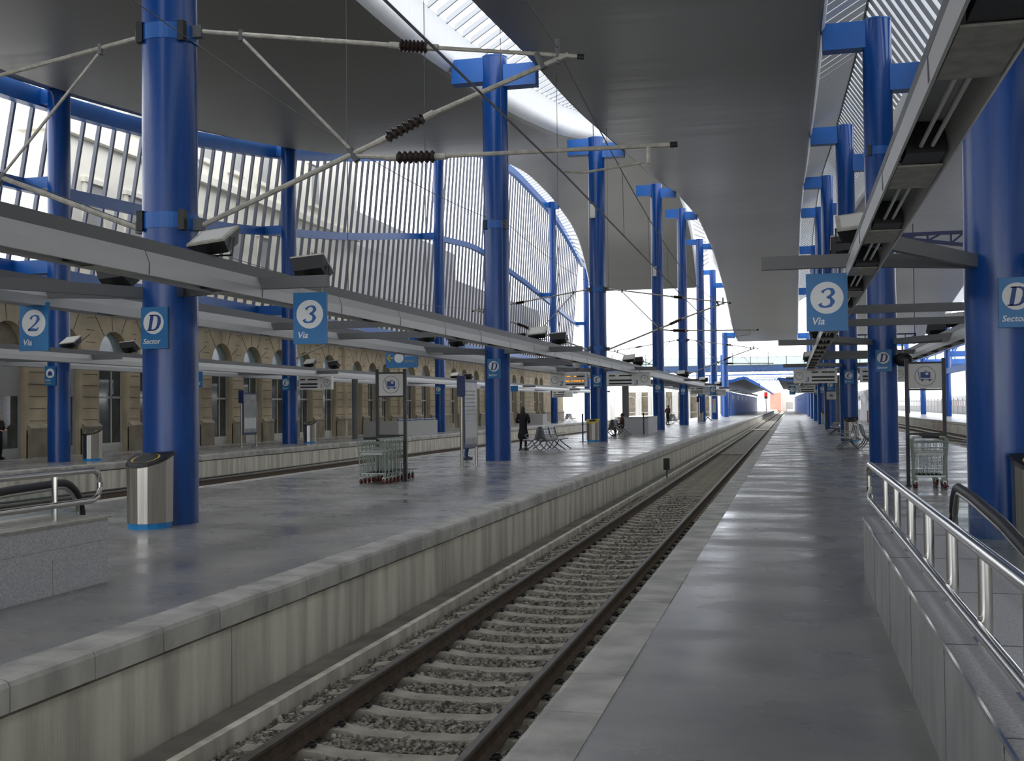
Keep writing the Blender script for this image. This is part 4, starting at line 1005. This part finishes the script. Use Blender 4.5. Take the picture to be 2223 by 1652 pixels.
# left
r = empty('escalator_parapet', (-7, 5, 0), 'speckled granite parapet with steel rails at the left edge of the photo', 'parapet')
MB().box(-6.70, -6.66, 1, 10.02, 0, .635).box(-7.42, -6.70, 9.92, 10.02, 0, .635).build('side_cladding', 'granite', r)
MB().box(-7.42, -6.70, 1, 9.92, 0, .62).build('core', 'granite', r); MB().box(-7.42, -6.64, 1, 10.05, .635, .655).build('top_slab', 'galv', r)
j = MB()
for y in (4.5, 6.3, 7.6, 9.15): j.box(-6.661, -6.6585, y-.003, y+.003, .0, .33 if int(y*10) % 2 else .63)
j.box(-6.661, -6.6585, 1, 10, .42, .424); j.build('joints', 'walk', r)
railing(-6.8, 1, 10.1, [2.4, 3.6, 4.8, 6.0, 7.2, 8.5, 9.45], 1.11, .81, -1, 'stainless double handrail with a looped end on the left parapet')
balustrade(-7.6, 10.95, .94, 'left escalator balustrade with black handrail behind the steel rails, nearer side')
balustrade(-8.9, 10.95, .94, 'left escalator balustrade with black handrail, far side')

# ================================================================= PEOPLE
def skin_mesh(verts, edges, name, mat, parent, sub=2):
    """verts: (x, y, z, r); grown with Skin + Subdivision and baked"""
    me = bpy.data.meshes.new(name); bm = bmesh.new(); lay = bm.verts.layers.skin.verify(); vs = []
    for i, (x, y, z, r) in enumerate(verts):
        v = bm.verts.new((x, y, z)); rr = r if isinstance(r, tuple) else (r, r); v[lay].radius = rr; v[lay].use_root = (i == 0); vs.append(v)
    for a, b in edges: bm.edges.new((vs[a], vs[b]))
    bm.to_mesh(me); bm.free()
    o = bpy.data.objects.new(name, me); COL.objects.link(o)
    m = o.modifiers.new('skin', 'SKIN'); m.use_smooth_shade = True; q = o.modifiers.new('sub', 'SUBSURF'); q.levels = sub; q.render_levels = sub
    dg = bpy.context.evaluated_depsgraph_get(); me2 = bpy.data.meshes.new_from_object(o.evaluated_get(dg)); bpy.data.objects.remove(o)
    me2.name = name; me2.materials.clear(); me2.materials.append(M[mat]); o = bpy.data.objects.new(name, me2); COL.objects.link(o); o.parent = parent
    return o
def hand(wrist, d, side, parent):
    w_ = Vector(wrist); d = Vector(d).normalized(); sd = d.cross(Vector((0, 1, 0)) if abs(d.y) < .8 else Vector((0, 0, 1))).normalized(); bd = sd.cross(d)
    c = w_+d*.05; m = MB(); m.beam(w_-d*.01, w_+d*.09, .075, .03, up=bd)
    for k, l in enumerate((.065, .08, .075, .055)):
        b = w_+d*.085+sd*(.028-.019*k); m.tube([b, b+d*l*.5-bd*.008, b+d*l*.85-bd*.03], .0085, 6)
    b = w_+d*.025+sd*.036*side; m.tube([b, b+d*.03+sd*.02*side-bd*.01, b+d*.06+sd*.02*side-bd*.03], .0095, 6)
    return m.build('hand', 'skin', parent, smooth=True, off=Vector((0, 0, 0)))
def person(loc, rz, label, H=1.68, pose='stand', coat='coat', legs='jeans', hair='short', long_coat=False, bag=None, lean=0.):
    r = empty('person', (0, 0, 0), label, 'person'); s = H/1.72
    seat = pose == 'sit'; hz = .50 if seat else .93
    hip = [(-.09, 0, hz), (.09, 0, hz)]
    if seat: knee = [(-.12, -.42, .48), (.12, -.42, .48)]; ank = [(-.12, -.42, .09), (.12, -.42, .09)]
    else: knee = [(-.10, -.02, .50), (.11, -.03 if not lean else -.12, .50)]; ank = [(-.11, .03, .09), (.12, .02 if not lean else -.02, .09)]
    dz = hz-.93; ln = lambda z: -(z-.5)*lean
    V = [(0, 0, hz+.03, .12), (0, ln(1.15), 1.15+dz, .115), (0, ln(1.36), 1.36+dz, .125), (0, ln(1.47), 1.47+dz, .06), (0, ln(1.53)-.01, 1.54+dz, .055)]
    E_ = [(0, 1), (1, 2), (2, 3), (3, 4)]
    for k in (0, 1):
        o = len(V); V += [(*hip[k], .095), (*knee[k], .062), (*ank[k], .045), (ank[k][0]*1.1, ank[k][1]-.15, .045, .038)]; E_ += [(0, o), (o, o+1), (o+1, o+2), (o+2, o+3)]
    S = lambda vv: [(x*s, y*s, z*s, q*s) for x, y, z, q in vv]
    body = skin_mesh(S(V), E_, 'body', legs, r)
    sh = [(-.19, ln(1.40), 1.41+dz), (.19, ln(1.40), 1.41+dz)]
    if pose == 'stand' and bag != 'walk': el = [(-.29, .05, 1.13), (.29, .05, 1.13)]; wr = [(-.13, -.20, 1.10), (.15, -.20, 1.12)]
    elif seat: el = [(-.25, -.05+ln(1.2), 1.16+dz), (.25, -.05+ln(1.2), 1.16+dz)]; wr = [(-.12, -.28, .64), (.12, -.28, .64)]
    else: el = [(-.28, .06, 1.12), (.27, .05, 1.12)]; wr = [(-.32, -.02, .88), (.29, -.05, .88)]
    C = [(0, 0, hz, (.175, .14)), (0, ln(1.12), 1.12+dz, (.16, .125)), (0, ln(1.34), 1.34+dz, (.19, .135)), (0, ln(1.47), 1.465+dz, (.085, .085))]
    C = [(x*s, y*s, z*s, (q[0]*s, q[1]*s)) for x, y, z, q in C]; CE = [(0, 1), (1, 2), (2, 3)]
    for k in (0, 1):
        o = len(C); C += S([(*sh[k], .075), (*el[k], .062), (*wr[k], .045)]); CE += [(2, o), (o, o+1), (o+1, o+2)]
    if long_coat: o = len(C); C += [(0, .01*s, .70*s, (.24*s, .20*s)), (0, .02*s, .36*s, (.27*s, .21*s))]; CE += [(0, o), (o, o+1)]
    skin_mesh(C, CE, 'coat', coat, r)
    for k in (0, 1):
        dd = Vector(wr[k])-Vector(el[k]); hand([c*s for c in wr[k]], dd, 1 if k else -1, r)
    hx, hy, hz2 = 0, (ln(1.62)-.015)*s, (1.62+dz)*s
    hd = MB().sphere((hx, hy, hz2), .074*s, .092*s, .115*s, 16, 12).sphere((hx, hy-.045*s, hz2-.065*s), .045*s, .045*s, .045*s)
    hd.tube([(hx, hy-.085*s, hz2+.015*s), (hx, hy-.108*s, hz2-.02*s), (hx, hy-.085*s, hz2-.03*s)], .011*s, 6).sphere((hx-.075*s, hy+.01*s, hz2-.01*s), .012*s, .02*s, .03*s, 8, 6).sphere((hx+.075*s, hy+.01*s, hz2-.01*s), .012*s, .02*s, .03*s, 8, 6)
    h_ = hd.build('head', 'skin', r, smooth=True)
    MB().sphere((hx-.028*s, hy-.083*s, hz2+.012*s), .010*s, .007*s, .006*s, 8, 6).sphere((hx+.028*s, hy-.083*s, hz2+.012*s), .010*s, .007*s, .006*s, 8, 6).build('eyes', 'black', h_)
    MB().sphere((hx, hy-.088*s, hz2-.058*s), .022*s, .006*s, .005*s, 8, 6).build('mouth', 'red', h_)
    ha = MB().sphere((hx, hy+.018*s, hz2+.022*s), .086*s, .098*s, .112*s, 16, 12)
    if hair == 'long': ha.sphere((hx, hy+.06*s, hz2-.10*s), .105*s, .075*s, .20*s, 14, 10)
    ha.build('hair', 'hair', r, smooth=True)
    for k in (0, 1): a = ank[k]; MB().box((a[0]-.045)*s, (a[0]+.045)*s, (a[1]-.20)*s, (a[1]+.06)*s, 0, .075*s).build('shoe', 'black', r)
    if bag: MB().box(-.42*s, -.30*s, -.02*s, .16*s, .74*s, 1.0*s).tube([(-.36*s, .07*s, 1.0*s), (-.28*s, .05*s, 1.2*s), (-.17*s, 0.02*s, 1.46*s)], .012*s, 6).build('shoulder_bag', 'black', r)
    r.location = loc; r.rotation_euler = (0, 0, rz); return r
person((-10.28, 43.35, 0), math.radians(168), 'person in a long black coat with long dark hair, back turned, beside a bench', 1.70, coat='coat', legs='coat', hair='long', long_coat=True)
person((-10.36, 35.6, 0), math.radians(100), 'person in black jacket and jeans with a bag, hidden behind the poster stand', 1.74, bag='walk')
person((-9.35, 63.9, .0), math.radians(-90), 'person in a brown jacket seated on the bench behind the third middle column', 1.7, pose='sit', coat='redbrown', legs='coat')
person((-10.72, 101.0, 0), math.radians(150), 'person in dark clothes standing by the far bench right of the fourth middle column', 1.72, coat='redbrown', legs='coat', lean=.1)
person((-27.75, 35.05, 0), math.radians(80), 'person in dark clothes in the station building doorway at the left edge', 1.65, coat='coat', legs='coat')

# ================================================================= BEYOND THE ROOFS
# footbridge
r = empty('footbridge', (-10, 196, 7.4), 'footbridge with blue beam and greenish glass sides crossing all tracks behind the roofs', 'footbridge')
MB().box(-48, 40, 194.6, 195.0, 7.4, 8.35).box(-48, 40, 197.6, 198, 7.4, 8.35).box(-48, 40, 195, 197.6, 7.9, 8.1).build('beams', 'bridgeblue', r)
MB().box(-48, 40, 194.55, 195.05, 8.35, 8.5).build('kerb', 'arm', r)
MB().box(-48, 40, 194.75, 194.8, 8.5, 9.75).box(-48, 40, 197.7, 197.75, 8.5, 9.75).build('glass_panels', 'bridgeglass', r)
m = MB()
for k in range(30): m.box(-47.9+k*2.95-.06, -47.9+k*2.95+.06, 194.7, 194.85, 8.4, 10.6 if k % 1 == 0 else 9.8)
for k in range(30): m.box(-46.4+k*2.95-.03, -46.4+k*2.95+.03, 194.7, 194.8, 9.7, 10.2)
m.build('posts', 'arm', r); MB().box(-48, 40, 194.7, 194.85, 9.73, 9.82).build('glass_rail', 'galv', r)
for x, l in ((-34, 'left'), (-11.0, 'middle'), (3.8, 'right')): tag(MB().box(x-.4, x+.4, 194.8, 195.6, 0, 7.4).box(x-.35, x+.35, 197, 197.8, 0, 7.4).build('bridge_pier', 'steelblue'), '%s blue pier pair carrying the footbridge' % l, 'pier')
# far canopies over the platforms with blue walls
def canopy(xl, xa, xr, y0, y1, zl, za, zr, wx0, wx1, label, wl):
    r = empty('platform_canopy', ((xl+xr)/2, y0, 0), label, 'canopy')
    def sh(x0, z0, x1, z1, nm, mt):
        MB().add([(x0, y0, z0), (x1, y0, z1), (x1, y1, z1), (x0, y1, z0), (x0, y0, z0+.12), (x1, y0, z1+.12), (x1, y1, z1+.12), (x0, y1, z0+.12)], [(0,3,2,1),(4,5,6,7),(0,1,5,4),(1,2,6,5),(2,3,7,6),(3,0,4,7)]).build(nm, mt, r)
    sh(xl, zl, xa, za, 'roof_sheet', 'arm'); sh(xa, za, xr, zr, 'roof_sheet', 'arm')
    m = MB().beam((xl-.1, y0, zl+.05), (xa, y0, za+.05), .2, .45).beam((xa, y0, za+.05), (xr+.1, y0, zr+.05), .2, .45).beam((xr, y0, zr), (xr, y1, zr), .25, .4); m.build('fascia', 'farblue', r)
    w_ = MB()
    w_.beam((wx0, y0+1, 1.9), (wx1, y1-1, 1.9), .25, 3.8); w_.build('blue_wall', 'farblue', r)
    for k in range(8):
        t = .06+k*.125; m = MB(); X_ = wx0+(wx1-wx0)*t; Y_ = y0+1+(y1-y0-2)*t
        s_ = 1 if wl else -1
        m.disc((X_+s_*.14, Y_, 3.0), .42, (s_*1, -.001, 0), .05, 16).build('round_wall_sign', 'bridgeglass', r)
    return r
canopy(-12.6, -7.2, -4.9, 183, 335, 4.6, 6.0, 4.7, -9.7, -9.7, 'far blue edged canopy with a blue wall at the end of the middle platform', True)
canopy(-2.2, 1.2, 6.8, 199, 335, 6.1, 5.7, 5.2, 2.7, 1.0, 'far blue edged canopy with a blue wall at the end of the right hand platform', False)
tag(MB().tube([(-9.0, 186, 4.1), (-8.6, 300, 4.1)], .22, 8).build('lamp_tube_line', 'offwhite'), 'pale horizontal tube running above the far blue wall', 'light fitting')
tag(MB().box(-10.6, -9.9, 178, 184, 0, 9.5).build('blue_pylon', 'farblue'), 'bright blue upright slab beside the far canopy on the middle platform', 'pylon')
r = empty('red_notice_board', (-9.15, 139, 1.5), 'far pillar notice with a red round mark on the seventh middle column', 'notice')
MB().box(-9.35, -8.95, 139.7, 139.74, .8, 2.5).build('board', 'doorgrey', r); MB().disc((-9.15, 139.7, 2.2), .2, (0, -1, 0), .02, 16).build('round_mark', 'pink', r)
# catenary portals in the distance
for k, (y, hh) in enumerate([(215, 8.5), (250, 9.5), (290, 9.3), (335, 9.8), (385, 10)]):
    m = MB()
    for x in (-20, 8.0): m.box(x-.2, x+.2, y-.2, y+.2, -1, hh)
    m.box(-20, 8, y-.08, y+.08, hh-.18, hh); m.box(-20, 8, y-.08, y+.08, hh-1.3, hh-1.15)
    for i in range(14):
        x = -20+i*2; m.beam((x, y, hh-1.2), (x+1, y, hh-.1), .07, .07).beam((x+1, y, hh-.1), (x+2, y, hh-1.2), .07, .07)
    for x in (-14.7, -3.1): m.beam((x-.6, y, hh-1.2), (x, y, 5.2), .08, .08).beam((x+.9, y, hh-1.2), (x+.2, y, 6.4), .06, .06)
    tag(m.build('catenary_portal', 'arm' if k % 2 else 'farblue'), '%s distant lattice portal over the tracks beyond the footbridge' % ORD[k], 'portal', 'distant portals')
# blue lattice trusses and signals on the right
def truss(x0, x1, y, z, h, label):
    m = MB(); n = 4; m.tube([(x1-.03, y, z), (x1-.03, y, z+7.5)], .03, 6); m.box(x0, x1, y-.05, y+.05, z, z+.1); m.beam((x0, y, z-.02), (x1, y, z-h), .1, .1); m.box(x1-.05, x1+.05, y-.05, y+.05, z-h, z+.1)
    for k in range(n):
        a = x0+(x1-x0)*(k+.5)/n; b = x0+(x1-x0)*(k+1)/n; m.beam((a, y, z), (a, y, z-h*(k+.5)/n), .06, .06).beam((a, y, z-h*(k+.5)/n), (b, y, z), .06, .06)
    return tag(m.build('lattice_truss', 'navy'), label, 'truss')
truss(3.0, 5.6, 35.2, 6.65, .42, 'dark blue lattice bracket high right of the second right hand column')
truss(3.0, 8.2, 80.5, 6.35, .6, 'smaller dark blue lattice bracket behind the grey arms on the right')
r = empty('track_signal', (6.4, 84, 5), 'black hooded signal with a red light right of the second right hand column', 'signal')
MB().box(6.15, 6.65, 84, 84.3, 4.9, 6.0).tube([(6.4, 84.2, 0), (6.4, 84.2, 5)], .06, 8).build('head', 'black', r); MB().disc((6.4, 83.98, 5.2), .14, (0, -1, 0), .02, 16).build('red_lamp', 'redlamp', r)
r = empty('far_signal', (-5.1, 330, 3), 'far red signal light at the end of the track', 'signal')
MB().tube([(-7.0, 330, -1), (-7.0, 330, 3.9)], .12, 8).build('post', 'arm', r); MB().box(-7.5, -6.5, 330, 330.3, 3.4, 5.3).build('head', 'pink', r); MB().disc((-7.0, 329.9, 4.6), .5, (0, -1, 0), .05, 20).build('red_lamp', 'redlamp', r)
r = empty('round_mirror', (3.3, 38, 3), 'black hooded round lamp above the right hand trolley sign', 'lamp')
MB().sphere((3.12, 34, 2.95), .26, .2, .2, 14, 8).build('hood', 'black', r, smooth=True); MB().tube([(3.12, 34, 3.1), (3.1, 34, 3.45), (2.95, 34, 3.5)], .03, 8).build('stem', 'galv', r)
# far right roof edge structures: blue braces and beams
m = MB()
for y in (96, 125, 153, 181): 
    m.box(19.4, 34, y-.2, y+.2, 7.6, 8.3)
    for k in range(4): m.beam((20+k*3.4, y, 8.3), (21.7+k*3.4, y, 11.5), .25, .25).beam((21.7+k*3.4, y, 11.5), (23.4+k*3.4, y, 8.3), .25, .25)
m.box(19.2, 19.6, 96, 205, 5.4, 6.1).box(19.2, 19.6, 96, 205, 8.4, 9.0)
tag(m.build('blue_roof_frame', 'farblue'), 'tangle of blue braced roof frames over the far right platform', 'frame')
# trains
def train(x0, x1, y0, y1, zb, zt_, label, nose=False, body='trainw', stripe='trainr', doors=True):
    r = empty('train', ((x0+x1)/2, y0, zb), label, 'train'); n = 3
    xc = (x0+x1)/2; w_ = (x1-x0)/2; prof = [(-w_, 0), (-w_, (zt_-zb)*.72), (-w_*.86, (zt_-zb)*.92), (-w_*.5, zt_-zb), (w_*.5, zt_-zb), (w_*.86, (zt_-zb)*.92), (w_, (zt_-zb)*.72), (w_, 0)]
    secs = [(y0, .35, .28), (y0+.8, .62, .55), (y0+2.2, .88, .82), (y0+4, 1, 1), (y1, 1, 1)] if nose else [(y0, 1, 1), (y1, 1, 1)]
    v = []; f = []; k = len(prof)
    for (y, a, b) in secs: v += [(xc+p*a, y, zb+q*b) for p, q in prof]
    for j in range(len(secs)-1):
        for i in range(k): f.append((j*k+i, j*k+(i+1) % k, (j+1)*k+(i+1) % k, (j+1)*k+i))
    f += [tuple(range(k)), tuple(range((len(secs)-1)*k, len(secs)*k))[::-1]]
    MB().add(v, f).build('body', body, r, smooth=False)
    ys = y0+(5 if nose else 1)
    m = MB()
    y = ys
    while y < y1-2.4: m.box(x0-.02, x1+.02, y, y+1.9, zb+(zt_-zb)*.42, zb+(zt_-zb)*.68); y += 2.5
    m.build('windows', 'traingl', r)
    if nose:
        MB().add([(xc-w_*.5, y0+1.0, zb+(zt_-zb)*.50), (xc+w_*.5, y0+1.0, zb+(zt_-zb)*.50), (xc+w_*.6, y0+2.6, zb+(zt_-zb)*.84), (xc-w_*.6, y0+2.6, zb+(zt_-zb)*.84)], [(0, 1, 2, 3)]).build('windscreen', 'traingl', r)
        MB().box(x0+.35, x1+.03, y0+1.2, y0+7, zb+.1, zb+(zt_-zb)*.40).prism([(y0+.9, zb+.1), (y0+4, zb+.1), (y0+4, zb+(zt_-zb)*.9), (y0+2.4, zb+(zt_-zb)*.6)], x0+.35, x1+.03, 'x').build('red_band', stripe, r)
    if doors:
        m = MB(); y = ys+3
        while y < y1-4: m.box(x0-.03, x1+.03, y, y+.08, zb+.1, zb+(zt_-zb)*.8); y += 5
        m.build('door_seams', 'darkgrey', r)
    MB().box(x0+.2, x1-.2, y0+1, y1-1, zb-.75, zb).build('bogies', 'black', r); return r
train(6.75, 9.65, 113, 190, -.35, 3.15, 'white train with a red flank standing behind the second right hand column', nose=True)
train(25.4, 28.4, 120, 300, -.1, 3.0, 'grey passenger train beyond the far right platform', body='traing', stripe='traing')
# distant buildings
tag(MB().box(-7.5, -3.6, 418, 430, -1, 6.0).build('pink_building', 'pink'), 'hazy pink brick building at the end of the tracks', 'building')
r = empty('cream_building', (-1, 425, 0), 'cream building with a grey door at the end of the platforms', 'building'); MB().box(-3.4, 6, 424, 436, -1, 6.6).build('walls', 'palewall', r); MB().box(-1.8, .6, 423.9, 424, 0, 2.6).build('door', 'doorgrey', r)
def block(x0, x1, y0, y1, h, label, wins=(0, 0), mat='palewall'):
    r = empty('distant_building', ((x0+x1)/2, y0, 0), label, 'building'); MB().box(x0, x1, y0, y1, -1.2, h).build('walls', mat, r)
    nx, nz = wins
    for i in range(nx):
        for k in range(nz):
            a = x0+(x1-x0)*(i+.3)/nx; b = x0+(x1-x0)*(i+.7)/nx; z = h-(k+.9)*3.2; MB().box(a, b, y0-.06, y0, z, z+1.5).build('window', 'offwhite', r)
    return r
block(-112, -88, 420, 440, 24, 'pale apartment block above the trough between third and fourth columns', (6, 5))
block(-88, -78, 430, 445, 15, 'lower pale block right of the apartment block', (3, 3))
block(-76, -40, 470, 480, 11.5, 'long low white building on the skyline behind the columns', (10, 1))
block(-140, -118, 440, 450, 17, 'pale apartment block seen right of the louvred screen', (5, 4))
r = empty('ramp_building', (-34, 190, 0), 'white sloping walled building beyond the end of the station building', 'building')
MB().prism([(-47, -1.2), (-47, 7.2), (-44, 7.4), (-34, 5.2), (-29.5, 4.6), (-29.5, -1.2)], 192, 193, 'y').build('gable', 'palewall', r)
MB().box(-46, -30, 190, 192, -1.2, 2.0).build('low_wall', 'palewall', r)
for k in range(7): tag(MB().box(-27+k*2.2-.5, -27+k*2.2+.5, 205, 206, -1.2, 4.4+(.5 if k % 2 else 0)).build('wall_buttress', 'palewall'), '%s pale upright wall panel in the bright yard beyond the middle platform' % ORD[k], 'wall panel')
tag(MB().box(-29, -12.9, 206, 206.4, -1.2, 4.2).build('yard_wall', 'stonedk'), 'brownish yard wall behind the pale panels', 'wall')
for k in range(6):
    x = -27+k*2.6; tag(MB().tube([(x, 186, -1), (x, 186, 2.8), (x+.5, 186, 3.2), (x+1.6, 186, 3.2), (x+2.0, 186, 2.8), (x+2.0, 186, -1)], .05, 6).tube([(x, 186, .6), (x+2, 186, .6)], .04, 6).build('hoop_barrier', 'galv'), '%s tall hoop barrier in the bright yard beyond the roofs' % ORD[k], 'barrier')
tag(MB().box(-21.4, -17.2, 140, 160, -1.2, .35).build('buffer_wall', 'palewall'), 'sunlit low white platform end beyond the station building', 'low wall')
